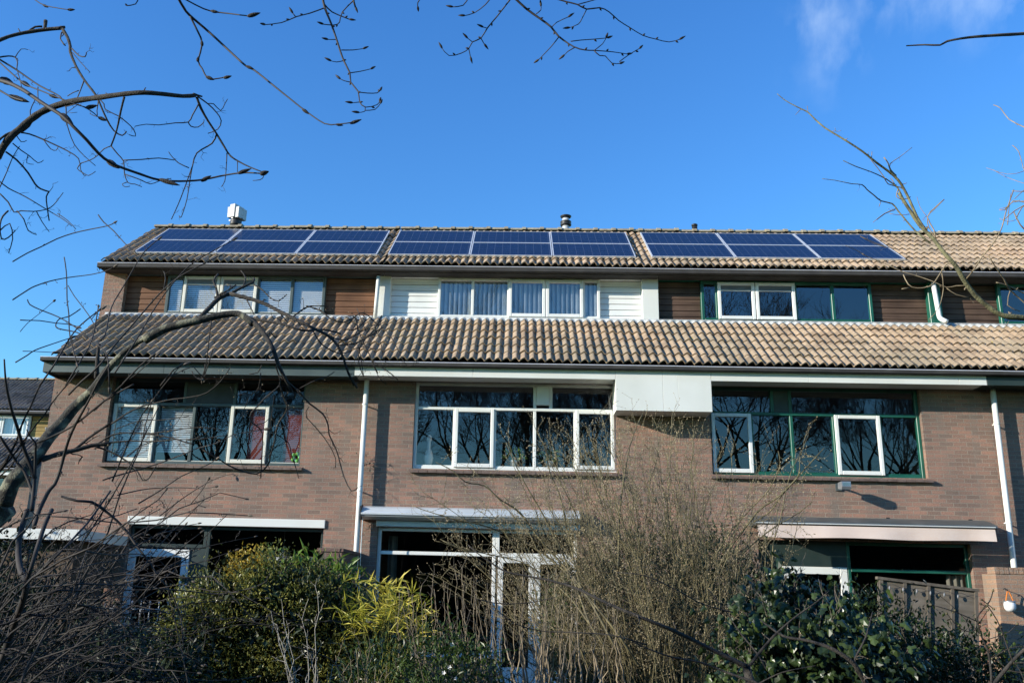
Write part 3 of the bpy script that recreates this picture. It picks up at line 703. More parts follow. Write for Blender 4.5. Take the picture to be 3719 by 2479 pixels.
# ---------------------------------------------------------------- solar panels
pw, ph, th = 1.645, .97, .035
def make_panel():
    t = thing('solar_panel', '', 'solar panel', (0, 0, 0), 'solar panels on the roof')
    mb = MB(); e = .022
    mb.bev(0, e, 0, .001, 0, 0, 0) if False else None
    for a, b, c, d in ((0, e, 0, ph), (pw - e, pw, 0, ph), (e + .0005, pw - e - .0005, 0, e), (e + .0005, pw - e - .0005, ph - e, ph)): mb.box(a, b, c, d, -th, .004)
    mb.build('frame', 'alu', t)
    mb = MB(); mb.box(e + .002, pw - e - .002, e + .002, ph - e - .002, -th + .003, 0); mb.build('cells', 'panel', t)
    return t
def dup(t, label):
    r = t.copy(); COL.objects.link(r); r['label'] = label
    for ch in t.children:
        c = ch.copy(); COL.objects.link(c); c.parent = r
    return r
proto = None
ang = math.atan2(1.16, 1.58)
arr = [(-5.15, 1.31, 8.055, 'array over the left end house', ('left', 'middle', 'right')), (.03, 1.33, 8.07, 'array over the middle white house', ('left', 'middle', 'right')), (5.31, 1.35, 8.085, 'array over the green framed house', ('left', 'middle', 'right'))]
for ax, ay, az, nm, cols in arr:
    for c in range(3):
        for r in range(2):
            lab = 'solar panel, %s row, %s column, %s' % (('lower', 'upper')[r], cols[c], nm)
            if proto is None: proto = make_panel(); o = proto; o['label'] = lab
            else: o = dup(proto, lab)
            s = r * (ph + .012)
            o.location = (ax + c * (pw + .012), ay + s * math.cos(ang), az + s * math.sin(ang)); o.rotation_euler = (ang, 0, 0)
            if r == 0:
                mb = MB()
                for hx in (.30, 1.30):
                    mb.tube([(hx, -.002, -.03), (hx, -.02, -.035), (hx, -.03, -.06), (hx - .012, -.045, -.085), (hx - .012, -.02, -.10), (hx - .012, .03, -.10)], .007, 6)
                mb.build('roof_hook', 'zinc', o)

# ---------------------------------------------------------------- awnings, lamp, canopy
t = thing('awning', 'closed pale aluminium awning cassette above the middle house windows', 'awning', (0, 0, 2.75), 'awnings over the ground floor')
mb = MB(); mb.prism([(-.002, -.02), (-.20, -.02), (-.30, .02), (-.325, .06), (-.31, .10), (-.24, .165), (-.12, .20), (-.002, .20)], .08, 3.74); mb.build('cassette', 'awnalu', t)
mb = MB(); mb.prism([(-.332, .05), (-.332, .075), (-.318, .085), (-.318, .04)], .075, 3.745); mb.build('front_rail', 'alu', t)
mb = MB(); mb.box(.055, .078, -.33, -.002, -.03, .19); mb.build('end_cap', 'black', t)
mb = MB(); mb.tube([(.10, -.27, -.02), (.10, -.26, -.5), (.105, -.25, -1.4)], .008, 6); mb.build('crank_rod', 'alu', t)
t = thing('awning', 'grey awning with a cream cloth valance over the green framed ground floor window', 'awning', (0, 0, 2.72), 'awnings over the ground floor')
mb = MB(); mb.prism([(-.002, .05), (-.20, .03), (-.50, .035), (-.525, .055), (-.515, .095), (-.30, .165), (-.12, .205), (-.002, .205)], 6.57, 10.42); mb.build('cassette', 'awngrey', t)
mb = MB(); mb.box(6.58, 10.38, -.537, -.528, .060, .072); mb.build('front_rail', 'white', t)
mb = MB(); n = 90
for i in range(n + 1):
    x = 6.60 + (10.375 - 6.60) * i / n; wv = .012 * math.sin(x * 2.1) + .006 * math.sin(x * 7 + 1)
    mb.v += [(x, -.515 + wv * .4, .034), (x, -.522 + wv, -.06), (x, -.53 + wv * 1.4, -.158 + .008 * math.sin(x * 3.3))]
for i in range(n): c = i * 3; mb.f += [(c, c + 1, c + 4, c + 3), (c + 1, c + 2, c + 5, c + 4)]
va = mb.build('valance', 'awncloth', t)
sm = va.modifiers.new('thick', 'SOLIDIFY'); sm.thickness = .003
for bx in (8.85, 10.2): mb = MB(); mb.prism([(-.001, .19), (-.06, .23), (-.08, .225), (-.08, .20), (-.001, .17)], bx, bx + .05); mb.build('bracket', 'black', t)

t = thing('security_light', 'small grey floodlight on a wall bracket below the green framed window', 'light', (8.12, 0, 3.44))
mb = MB(); mb.box(-.05, .05, -.025, -.001, -.06, .06); mb.build('wall_plate', 'awngrey', t)
mb = MB(); mb.tube([(0, -.02, 0), (0, -.12, .01), (0, -.22, 0)], .018, 8); mb.build('arm', 'awngrey', t)
mb = MB(); mb.prism([(-.20, -.05), (-.38, -.075), (-.40, -.03), (-.39, .055), (-.21, .05)], -.075, .075); mb.build('lamp_head', 'zinc', t)
mb = MB(); mb.box(-.062, .062, -.405, -.398, -.02, .04); mb.build('lens', 'glass', t)

# toys on the first floor window sill of house 1
t = thing('flower_toy', 'bright green flower shaped toy standing in the left house window corner', 'toy', (-1.22, .22, 3.70))
mb = MB()
for k in range(5):
    a = k * 2 * math.pi / 5; mb.lathe(.065 * math.cos(a), 0, [(.005, .10 + .065 * math.sin(a) - .04), (.04, .10 + .065 * math.sin(a) - .015), (.04, .10 + .065 * math.sin(a) + .015), (.005, .10 + .065 * math.sin(a) + .04)], 10)
mb.build('petals', 'toygreen', t, True)
t = thing('ceramic_bird', 'pale ceramic bird figure standing inside the white framed window', 'ornament', (1.12, .25, 3.70))
mb = MB(); mb.lathe(0, 0, [(.04, 0), (.07, .05), (.085, .14), (.06, .24), (.03, .30), (.028, .42), (.045, .46), (.04, .52), (.01, .55)], 14); mb.tube([(0, -.03, .49), (.0, -.09, .47)], [.015, .003], 6); mb.build('body', 'cream', t, True)

for px_, lab in ((2.62, 'leafy potted plant on the sill inside the middle pane of the white framed window'), (3.25, 'second leafy potted plant inside the white framed window, right of the middle')):
    t = thing('potted_plant', lab, 'plant', (px_, .24, 3.70)); mb = MB(); mb.lathe(0, 0, [(.05, 0), (.07, .11), (.075, .12), (.06, .12)], 14); mb.build('pot', 'cream', t, True)
    mb = MB(); rnd = random.Random(int(px_ * 10))
    for k in range(70): d = V((rnd.gauss(0, .6), rnd.gauss(0, .3), abs(rnd.gauss(.6, .5)))).normalized(); mb.leaf(V((0, 0, .12)) + d * rnd.uniform(.02, .2), d, V((rnd.gauss(0, 1), -1, .3)), rnd.uniform(.05, .1), .03)
    mb.build('leaves', 'leaf_bright', t)
# lean-to canopy in front of the left house
t = thing('garden_shed', 'dark wooden garden shed with a white roof edge left of the white door', 'shed', (-5.6, -1.6, 0))
mb = MB()
x = -.9
rnd = random.Random(4)
while x < 1.45: mb.box(x, x + .135, -.005 + rnd.uniform(-.004, .004), .03, 0, 2.2); x += .142
for yy in range(9): mb.box(1.43, 1.46, .05 + yy * .142, .05 + yy * .142 + .135, 0, 2.2)
mb.build('wall', 'shedwood', t)
mb = MB(); mb.box(-.75, 1.62, -.20, 1.55, 2.22, 2.27); mb.build('roof', 'gutterbody', t)
mb = MB(); mb.bev(-.75, 1.62, -.235, -.202, 2.20, 2.36, .004); mb.box(1.622, 1.65, -.235, 1.55, 2.20, 2.36); mb.build('roof_edge', 'offwhite', t)

# garden wall with railing, left
t = thing('garden_wall', 'low dark brick garden wall topped with a metal railing', 'wall', (-2.9, -4, 0))
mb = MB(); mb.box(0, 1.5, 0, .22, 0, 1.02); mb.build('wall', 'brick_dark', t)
mb = MB(); mb.box(-.02, 1.52, -.02, .24, 1.021, 1.07); mb.build('coping', 'ridge', t)
for k in range(13):
    mb = MB(); mb.tube([(.05 + k * .115, .11, 1.07), (.05 + k * .115, .11, 1.36)], .008, 6); mb.lathe(.05 + k * .115, .11, [(.004, 1.355), (.014, 1.37), (.004, 1.39)], 6); mb.build('railing_bar', 'zinc', t)
mb = MB(); mb.box(0, 1.5, .10, .12, 1.28, 1.295); mb.build('rail', 'zinc', t)
# brick pier
t = thing('brick_pier', 'dark old brick pier with dry vine beside the white downpipe', 'pier', (-.32, -1.6, 0))
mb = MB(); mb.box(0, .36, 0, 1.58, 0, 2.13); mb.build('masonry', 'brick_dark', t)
mb = MB(); mb.box(-.02, .38, -.02, 1.59, 2.131, 2.18); mb.build('coping', 'brick_dark', t)
# right garden wall
g0 = at(3612, 2058, -.45)
t = thing('garden_wall', 'sunlit tan brick garden wall at the right edge carrying a hanging lamp', 'wall', (g0.x, -.45, 0))
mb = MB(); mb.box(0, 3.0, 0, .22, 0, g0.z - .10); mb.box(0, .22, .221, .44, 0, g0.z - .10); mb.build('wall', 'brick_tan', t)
mb = MB(); x = -.01
rnd = random.Random(8)
while x < 3.0: mb.box(x, x + .066, -.012 + rnd.uniform(-.003, .003), .232, g0.z - .099, g0.z + rnd.uniform(-.003, .003)); x += .076
mb.build('coping', 'brick_tan', t)
p = at(3668, 2200, -.58)
t = thing('hanging_lamp', 'white globe lamp hung by an orange strap from the tan garden wall', 'lamp', (p.x, p.y, p.z))
mb = MB(); mb.lathe(0, 0, [(.01, -.085), (.06, -.07), (.085, -.03), (.088, .02), (.08, .06), (.07, .075)], 20); mb.build('globe', 'lamp', t, True)
mb = MB(); mb.lathe(0, 0, [(.082, .06), (.09, .065), (.09, .08), (.02, .085)], 16); mb.build('lid', 'zinc', t, True)
mb = MB(); mb.tube([(-.05, 0, .08), (-.03, 0, .16), (-.012, 0, .22), (.012, 0, .22), (.04, 0, .15), (.06, 0, .08)], .009, 6); mb.build('strap', 'orange', t)
mb = MB(); mb.tube([(-.07, .0, .25), (-.05, .0, .275), (-.01, .0, .25), (0, 0, .23), (.01, .02, .25), (.0, .12, .26)], .006, 6); mb.build('hook', 'bark', t)
# wooden fence in garden 3
A = at(3140, 2090, -1.3); Bp = at(3500, 2135, -1.3)
t = thing('wooden_fence', 'weathered overlap wooden fence panel standing before the green framed window', 'fence', (A.x, A.y, 0))
dv = V((Bp.x - A.x, Bp.y - A.y, 0)); Lf = dv.length; t.rotation_euler.y = math.atan2(A.z - Bp.z, Lf)
mb = MB(); z = .05; rnd = random.Random(3)
while z < A.z - .14: mb.prism([(.0, z), (-.004, z + .17), (.012, z + .17), (.02, z)], 0, Lf); z += .145
mb.build('planks', 'fencewood', t)
for k in range(5): mb = MB(); xk = .02 + k * (Lf - .06) / 4; mb.box(xk, xk + .045, -.035, -.006, .02, A.z - .04); mb.build('batten', 'fenceposts', t)
mb = MB(); mb.box(-.02, Lf + .02, -.045, .05, A.z - .035, A.z + .005); mb.build('cap_rail', 'fenceposts', t)
for k in range(int((Lf - .2) / .2)): mb = MB(); mb.lathe(.15 + k * .2, -.06, [(.003, A.z - .11), (.013, A.z - .13), (.014, A.z - .15), (.006, A.z - .175)], 8); mb.build('light_bulb', 'gridgrey', t, True)
mb = MB(); mb.tube([(.0 + k * .05, -.06, A.z - .085 - .03 * math.sin(k * math.pi / 4) ** 2) for k in range(int(Lf / .05))], .003, 4); mb.build('light_cord', 'black', t)

# ---------------------------------------------------------------- far house at the left edge
fh = house(-19.95, 'distant terraced house at the left edge with white windows and ochre boards', 5.4, loc_y=16.2, grp='houses of the terrace')
shell(fh, 5.4, [(.86, 4.40, 3.62, 5.17), (.32, 3.72, .2, 2.62)])
roofs(fh, 5.4, 0, 5.4, 'tile_far', 21)
gutter(fh, 0, 5.4, EY + .03, EZ - .012, dz=.085); gutter(fh, 0, 5.4, E0 - .005, ZE - .012, dz=.06); fascia(fh, [(0, 5.4)], 'white'); soffit(fh, 0, 5.4, 'white')
window(fh, 'window', .86, 4.40, 3.62, 5.17, .07, [1.57, 2.275, 2.98, 3.69], 4.70, 'white', 'white', (1, 4))
window(fh, 'window', 1.07, 4.27, 6.745, 7.585, Y2 + .04, [1.76, 2.47, 3.205], None, 'white', 'white', (2, 3), glass='glass_up', bar=.07)
f = MB(); curtain(f, 3.25, 4.2, 6.8, 7.5, Y2 + .16, .02, .13); f.build('curtain', 'blind_white', fh)
upper_front(fh, 5.4, 0.01, None, None, 'ochre', .15, [(.1, 1.07), (4.3, 5.3)], [], 'greydark', seed=15)
mb = MB(); mb.lathe(5.2, 1.0, [(.10, 6.2), (.10, 7.0), (.13, 7.0), (.13, 7.08), (.02, 7.1)], 14); mb.build('flue', 'black', fh)
mb = MB(); mb.lathe(5.25, 3.1, [(.10, 9.0), (.07, 9.5), (.09, 9.5), (.09, 9.56), (.02, 9.58)], 14); mb.build('chimney', 'black', fh)

# ================================================================ vegetation
FR = {'a': (0, 0, 1.96), 'b': (900, 0, 1.4706), 'c': (2700, 0, 1.96), 'd': (0, 700, 1.6807), 'e': (100, 780, 2.24), 'f': (0, 1380, 3.92), 'g': (0, 1850, 2.493),
      'w': (350, 1330, 2.614), 'r': (2350, 700, 1.7188), 'm': (1150, 1800, 1.961), 'n': (2300, 1800, 1.658), 'z': (3100, 1850, 2.4927), 'v': (1250, 920, 3.2675), 'C': (1200, 1300, 1.961), 'Z': (2400, 1300, 1.784)}
def field(px, py, y, amp, ph): return y + amp * (noise.noise(V((px / 520, py / 520, ph))) * 2)
def tr(mb, fr, pts, w0, w1, y, amp=.25, ph=0.0, sides=6, spur=0, rnd=None, buds=None, spmb=None, sl=.07, knob=0.0):
    ox, oy, sc = FR[fr]
    P = [(ox + a / sc, oy + b / sc) for a, b in pts]
    # Catmull-Rom resample
    Q = []
    for i in range(len(P) - 1):
        p0 = P[max(i - 1, 0)]; p1 = P[i]; p2 = P[i + 1]; p3 = P[min(i + 2, len(P) - 1)]
        d = math.hypot(p2[0] - p1[0], p2[1] - p1[1]); k = max(2, min(8, int(d / 22)))
        for j in range(k):
            t = j / k; f = lambda a, b, c, d_: .5 * (2 * b + (c - a) * t + (2 * a - 5 * b + 4 * c - d_) * t * t + (3 * b - a - 3 * c + d_) * t ** 3)
            Q.append((f(p0[0], p1[0], p2[0], p3[0]), f(p0[1], p1[1], p2[1], p3[1])))
    Q.append(P[-1]); n = len(Q); W3 = []; R = []
    rnd = rnd or random
    for i, (px, py) in enumerate(Q):
        p = at(px, py, field(px, py, y, amp, ph)); dist = (p - CAM).dot(CF); t = i / (n - 1)
        r = (w0 + (w1 - w0) * t) / sc / 2 * dist / FOC
        if knob: r *= 1 + knob * rnd.uniform(-.3, 1)
        W3.append(p); R.append(r)
    mb.tube(W3, R, sides)
    if spur:
        tot = 0
        for i in range(1, n):
            seg = (W3[i] - W3[i - 1]); tot += seg.length
            while tot > spur:
                tot -= spur * rnd.uniform(.5, 1.5)
                d = (seg.normalized() * rnd.uniform(0, .8) + V((rnd.gauss(0, 1), rnd.gauss(0, .5), rnd.gauss(0, 1))).normalized()).normalized()
                crook(spmb or mb, W3[i], d, rnd.uniform(.3, 1.3) * sl, max(R[i] * .45, .0011), rnd, buds)
    return W3, R
def crook(mb, p, d, L, r, rnd, buds=None, depth=0):
    k = rnd.randint(3, 5); pts = [V(p)]; q = V(p); dd = V(d)
    for i in range(k):
        dd = (dd + V((rnd.gauss(0, .5), rnd.gauss(0, .3), rnd.gauss(0, .5)))).normalized(); q = q + dd * (L / k); pts.append(q.copy())
        if depth < 1 and rnd.random() < .35: crook(mb, q, (dd + V((rnd.gauss(0, 1), 0, rnd.gauss(0, 1)))).normalized(), L * .6, r * .75, rnd, buds, depth + 1)
    mb.tube(pts, [r * (1 - .5 * i / k) for i in range(k + 1)], 4)
    if buds is not None: buds.diamond(pts[-1] - dd * .001, dd, .010, .0028)
def furbud(mb, p, d, L, w):
    d = V(d).normalized(); pts = [V(p) + d * L * t for t in (0, .12, .35, .6, .85, 1)]
    mb.tube(pts, [w * .3, w * .75, w, w * .85, w * .45, w * .08], 7)
def bez(a, b, c, n): return [a * (1 - t) ** 2 + b * 2 * t * (1 - t) + c * t * t for t in (i / n for i in range(n + 1))]

# ---- tree with the big lichened limb (left)
rnd = random.Random(21)
tA = thing('old_tree', 'old tree with a thick lichened limb arching from the lower left over the roof tiles', 'tree', tuple(at(-1100, 2479, -10.6).xy) + (0,))
off = -V(tA.location)
class OMB(MB):
    """builder whose world points are stored relative to an origin"""
    def __init__(s, o): super().__init__(); s.o = V(o)
    def build(s, name, mat, parent=None, smooth=False, loc=None):
        ox, oy, oz = s.o; s.v = [(x - ox, y - oy, z - oz) for x, y, z in s.v]; return super().build(name, mat, parent, smooth, loc)
TL = V(tA.location)
tk, br, tw, bu = OMB(TL), OMB(TL), OMB(TL), OMB(TL)
YA = -10.4
base = at(60 / 3.92, 1380 + 1750 / 3.92, YA)
tk.tube([(TL.x, TL.y, 0), (TL.x + .1, TL.y, .9), tuple(at(-260, 2060, YA)), tuple(base)], [.14, .13, .11, .092], 12)
tr(tk, 'f', [(60, 1750), (160, 1480), (330, 1280), (430, 1150), (560, 1000), (700, 800), (880, 610), (1050, 400), (1200, 260), (1330, 130), (1420, 0), (1530, -150), (1700, -330), (1870, -480), (2120, -620)], 250, 62, YA, .25, 1, 14, knob=.05)
tr(tk, 'd', [(880, 897), (1000, 832), (1100, 803), (1200, 782), (1320, 752), (1420, 737), (1480, 747), (1540, 800)], 56, 34, YA, .25, 1, 10, knob=.05)
LB = [  # frame, points, w0, w1
 ('d', [(1480, 747), (1560, 800), (1620, 870), (1670, 960), (1700, 1050), (1740, 1130), (1780, 1210)], 34, 14), ('d', [(1205, 775), (1280, 700), (1340, 640), (1400, 615)], 26, 22),
 ('d', [(1330, 640), (1318, 570), (1303, 540), (1330, 495)], 15, 9), ('d', [(1400, 620), (1470, 580), (1545, 545), (1550, 520)], 18, 9),
 ('d', [(1400, 615), (1500, 640), (1600, 670), (1700, 720), (1800, 770), (1900, 820), (2000, 870), (2060, 930), (2100, 1020), (2130, 1110), (2180, 1190)], 24, 10),
 ('d', [(1500, 760), (1620, 782), (1720, 800), (1850, 840), (1985, 835), (2080, 860)], 18, 8), ('d', [(1310, 640), (1400, 590), (1440, 560)], 10, 6),
 ('d', [(1550, 560), (1600, 590), (1650, 640), (1700, 660), (1750, 620)], 9, 5), ('d', [(1770, 770), (1850, 710), (1900, 690), (1980, 690)], 10, 6), ('d', [(1870, 690), (1960, 720), (2020, 770), (2100, 790), (2160, 755)], 9, 5),
 ('d', [(1500, 640), (1530, 700), (1550, 740)], 8, 5), ('d', [(1480, 580), (1500, 520), (1470, 475)], 9, 5), ('d', [(1000, 590), (1010, 520), (1000, 480)], 8, 4),
 ('d', [(2000, 870), (2100, 900), (2200, 850), (2330, 780)], 9, 5), ('d', [(2060, 930), (2160, 920), (2260, 870), (2340, 820)], 9, 5), ('d', [(1900, 820), (1960, 920), (2070, 980), (2150, 960)], 9, 5), ('d', [(2330, 750), (2280, 840), (2200, 930), (2190, 1040), (2220, 1120)], 8, 5),
 ('v', [(0, 1300), (60, 1430), (110, 1568)], 18, 14), ('v', [(60, 830), (120, 760), (200, 705), (290, 740), (350, 800), (410, 860)], 14, 9), ('v', [(80, 1150), (160, 1060), (280, 990), (400, 940), (440, 870), (420, 805)], 13, 8),
 ('v', [(0, 900), (100, 905), (170, 880), (260, 780), (200, 720)], 12, 7), ('v', [(150, 850), (200, 1000), (270, 1130), (330, 1280), (400, 1420)], 12, 9), ('v', [(330, 1270), (430, 1340), (560, 1430), (640, 1500)], 13, 10),
 ('v', [(160, 1080), (190, 1200), (210, 1320), (230, 1450)], 11, 8), ('v', [(500, 920), (580, 1030), (640, 1150), (700, 1270), (750, 1330), (820, 1320), (880, 1270)], 10, 5), ('v', [(400, 950), (440, 1090), (460, 1220), (500, 1290), (590, 1330)], 9, 4),
 ('v', [(20, 1080), (120, 1130), (240, 1100), (330, 1130), (440, 1140)], 10, 6), ('v', [(0, 760), (110, 740), (160, 860), (120, 980), (0, 1010)], 9, 6), ('v', [(150, 650), (210, 800), (260, 930), (330, 1060)], 8, 6), ('v', [(330, 1290), (380, 1400), (420, 1480), (500, 1560)], 9, 5),
 ('w', [(1700, 0), (1730, 80), (1740, 180), (1600, 300), (1530, 380), (1470, 440), (1460, 510), (1500, 550), (1560, 600), (1580, 680), (1575, 800), (1560, 1060)], 14, 8), ('w', [(1740, 180), (1780, 290), (1810, 370), (1800, 430), (1740, 520), (1710, 600), (1690, 720), (1650, 850), (1630, 930), (1520, 1020), (1300, 960), (1150, 870), (1010, 790)], 16, 11),
 ('w', [(1740, 90), (1830, 160), (1930, 250), (2020, 350), (2150, 450), (2200, 560), (2210, 650), (2280, 800), (2350, 1046), (2420, 1180), (2480, 1150)], 17, 8), ('w', [(1990, 480), (2100, 600), (2200, 730), (2270, 870), (2270, 960)], 9, 6), ('w', [(2020, 380), (1990, 430), (2000, 480)], 8, 7),
 ('w', [(1450, 70), (1530, 60), (1570, -10)], 9, 8), ('w', [(1560, 60), (1540, 200), (1470, 270), (1400, 260), (1320, 270), (1270, 190)], 9, 4), ('w', [(1450, 280), (1420, 370), (1390, 430), (1385, 500)], 7, 4), ('w', [(1690, 270), (1670, 420), (1640, 620), (1630, 720)], 6, 4),
 ('w', [(1700, 640), (1820, 720), (1850, 830), (1890, 950), (1920, 1060)], 9, 6), ('w', [(1930, 210), (2040, 150), (2200, 90), (2260, 50)], 9, 6), ('w', [(2210, 600), (2260, 640), (2320, 610)], 7, 4), ('w', [(2110, 630), (2210, 625)], 6, 5), ('w', [(1500, 560), (1600, 530), (1650, 480)], 8, 5),
 ('w', [(1780, 480), (1800, 560), (1830, 610)], 7, 4), ('w', [(905, 45), (940, 100), (990, 125), (1030, 90), (1040, 60)], 9, 6), ('w', [(990, 125), (1025, 40), (1030, -20)], 8, 7), ('w', [(1340, 890), (1370, 830), (1340, 760)], 8, 5),
 ('w', [(0, 735), (170, 720), (330, 705), (480, 712), (650, 705), (760, 690)], 16, 10), ('w', [(0, 745), (150, 650), (300, 630), (470, 640), (620, 660), (760, 690), (850, 722), (920, 735)], 15, 11), ('w', [(-20, 630), (150, 540), (300, 440), (430, 380), (550, 350), (700, 315), (900, 290), (1050, 250), (1180, 140), (1280, 0)], 17, 6),
 ('w', [(0, 765), (60, 780), (180, 830), (260, 880), (330, 930), (400, 1010), (440, 1080), (500, 1060), (560, 950)], 19, 8), ('w', [(480, 640), (640, 620), (830, 590), (960, 580), (1100, 585), (1230, 615)], 11, 5), ('w', [(290, 855), (430, 750), (570, 700), (700, 600), (760, 540), (850, 400)], 8, 4),
 ('w', [(150, 610), (300, 550), (440, 510), (600, 510), (760, 490), (880, 470)], 9, 5), ('w', [(720, 695), (890, 690), (1020, 685), (1250, 650)], 8, 6), ('w', [(850, 705), (930, 690), (1000, 650)], 10, 6),
 ('d', [(590, 1130), (593, 1060), (597, 990), (605, 920)], 28, 14), ('f', [(380, 1180), (480, 1120), (700, 1090), (850, 1040), (1100, 990), (1300, 930), (1568, 905)], 70, 44), ('f', [(600, 1150), (750, 1090), (950, 1040), (1100, 960), (1250, 830), (1440, 700), (1568, 610)], 44, 26),
]
for fr, pts, a, b in LB:
    big = a / FR[fr][2] > 9
    tr(br if big else tw, fr, pts, a * 1.05, b * 1.25, YA, .25, 1, 7 if big else 5, spur=(.065 if fr == 'v' else .10) if not big else .22, rnd=rnd, buds=bu, spmb=tw, sl=.075, knob=.12)
tk.build('trunk', 'bark_lichen', tA, True); br.build('branches', 'bark', tA, True); tw.build('twigs', 'bark', tA, True); bu.build('buds', 'bud', tA)

# ---- gnarled tree, upper left
rnd = random.Random(22)
tB = thing('old_tree', 'gnarled leafless tree with two drooping arches against the sky at the upper left', 'tree', tuple(at(-900, 2300, -11.6).xy) + (0,))
TL = V(tB.location); tk, br, tw, bu = OMB(TL), OMB(TL), OMB(TL), OMB(TL); YB = -11.4
e0 = at(-20 / 1.96, 1120 / 1.96, field(-10, 571, YB, .3, 5)); e1 = at(-20 / 1.96, 295 / 1.96, field(-10, 150, YB, .3, 5))
j0 = V((TL.x + .1, TL.y, 2.6))
tk.tube([(TL.x, TL.y, 0), (TL.x + .05, TL.y + .03, 1.4), tuple(j0)], [.14, .11, .085], 12)
tk.tube(bez(j0, V((TL.x + .3, TL.y, 3.1)), e0, 8), [.06 - .04 * i / 8 for i in range(9)], 8); tk.tube(bez(j0, V((TL.x + .1, TL.y, 4.3)), e1, 8), [.05 - .037 * i / 8 for i in range(9)], 8)
LB = [
 ([(-20, 1120), (60, 990), (140, 920), (220, 850), (330, 780), (500, 725), (700, 695), (900, 668), (1030, 660), (1180, 672), (1300, 685), (1390, 680)], 46, 22), ([(1375, 670), (1410, 680), (1440, 688)], 18, 8),
 ([(1400, 690), (1430, 770), (1480, 860), (1540, 950), (1600, 1050), (1640, 1110), (1700, 1150), (1780, 1190), (1870, 1225)], 17, 6), ([(1870, 1225), (1875, 1260), (1850, 1280), (1800, 1285)], 6, 4),
 ([(1410, 690), (1480, 740), (1540, 800), (1575, 860), (1550, 920), (1480, 950)], 9, 5), ([(1480, 740), (1520, 740), (1570, 788), (1600, 740), (1620, 705)], 7, 4),
 ([(1415, 740), (1370, 820), (1340, 870), (1250, 875), (1130, 890), (1040, 885), (960, 900)], 9, 4), ([(1340, 870), (1360, 900), (1410, 905), (1450, 870), (1450, 850)], 8, 4),
 ([(1540, 960), (1510, 1020), (1400, 1090), (1370, 1180), (1320, 1320), (1270, 1450), (1220, 1560)], 10, 5), ([(1380, 1130), (1355, 1260), (1330, 1420), (1290, 1545), (1275, 1535)], 8, 4), ([(1345, 1195), (1270, 1160), (1220, 1110), (1200, 1080)], 7, 4),
 ([(1240, 1140), (1130, 1125), (1010, 1135), (880, 1140)], 6, 7), ([(1615, 1090), (1610, 1200), (1600, 1290), (1575, 1330)], 7, 4), ([(1690, 1140), (1690, 1225)], 6, 4),
 ([(885, 690), (860, 790), (830, 930), (790, 1040)], 14, 9), ([(790, 1040), (840, 1100), (880, 1150), (885, 1230), (910, 1300), (960, 1310), (1010, 1330)], 9, 4), ([(910, 1295), (870, 1310), (890, 1330), (925, 1325)], 6, 4),
 ([(790, 1040), (740, 1060), (690, 1110), (640, 1140), (580, 1160)], 7, 5), ([(580, 1160), (550, 1200), (590, 1230), (630, 1250), (680, 1220)], 7, 4), ([(890, 1240), (1000, 1280), (1070, 1310), (1130, 1290), (1220, 1270)], 7, 4),
 ([(-20, 295), (60, 262), (170, 235), (320, 212), (450, 200)], 22, 21), ([(440, 200), (480, 265), (500, 330), (500, 370), (540, 470), (600, 570), (680, 675), (720, 760), (760, 850), (810, 930), (870, 965), (900, 935)], 20, 6),
 ([(318, 212), (322, 180), (325, 148)], 20, 21), ([(200, 225), (250, 192), (300, 190)], 12, 12), ([(430, 195), (460, 195)], 18, 16), ([(150, 240), (130, 205)], 9, 6),
 ([(440, 230), (430, 280), (465, 325)], 8, 8), ([(510, 345), (560, 395), (605, 405), (615, 375)], 9, 6), ([(515, 375), (570, 440), (640, 515)], 6, 4), ([(600, 570), (570, 650), (545, 710)], 9, 5), ([(560, 645), (520, 660), (480, 685)], 7, 5),
 ([(700, 700), (740, 740), (750, 780), (840, 825), (900, 870), (950, 920), (965, 970), (920, 960)], 8, 5), ([(700, 720), (690, 790), (690, 830), (640, 810)], 7, 4), ([(-10, 410), (60, 400), (110, 410), (125, 450), (120, 490), (140, 560), (155, 625)], 11, 4), ([(110, 405), (150, 350), (200, 355)], 6, 3),
 ([(-10, 420), (120, 500), (280, 610), (430, 690), (470, 770), (470, 850), (490, 930), (530, 1030), (600, 1110), (680, 1180)], 12, 4), ([(150, 945), (210, 955), (300, 990), (410, 1040), (490, 1080), (560, 1130), (575, 1210), (600, 1250)], 11, 4),
 ([(310, 995), (360, 1060), (400, 1070), (415, 1040)], 6, 4), ([(40, 1080), (120, 1140), (200, 1230), (250, 1310), (290, 1345), (350, 1365)], 12, 9), ([(350, 1365), (330, 1400), (335, 1470), (350, 1570)], 9, 7), ([(90, 1020), (150, 1070), (210, 1110), (270, 1160), (310, 1140)], 8, 4),
 ([(200, 1105), (190, 1160), (240, 1170)], 6, 3), ([(110, 950), (150, 1010), (190, 1000)], 7, 4), ([(-10, 1285), (60, 1340), (180, 1400), (330, 1490), (460, 1568), (510, 1610)], 8, 4), ([(-10, 1370), (60, 1440), (100, 1510), (150, 1500), (240, 1505), (330, 1490), (380, 1460), (420, 1410), (450, 1370)], 9, 4),
 ([(220, 850), (215, 790), (240, 730), (260, 690)], 8, 4), ([(270, 620), (270, 690), (285, 750)], 7, 4), ([(-10, 1350), (50, 1220), (90, 1120), (140, 1040)], 8, 4), ([(230, 860), (210, 900), (160, 940)], 9, 6), ([(470, 760), (560, 740), (480, 800), (550, 800)], 6, 3),
 ([(-10, 1000), (40, 960), (90, 940)], 14, 12), ([(60, 1500), (20, 1540), (0, 1600), (10, 1700), (60, 1690), (110, 1640)], 12, 6), ([(120, 1500), (170, 1560), (200, 1640), (260, 1670)], 8, 5), ([(260, 1505), (300, 1580), (350, 1650)], 7, 4),
 ([(410, 1520), (480, 1568), (540, 1630)], 6, 4), ([(0, 1640), (70, 1590), (90, 1700), (60, 1800)], 9, 5),
]
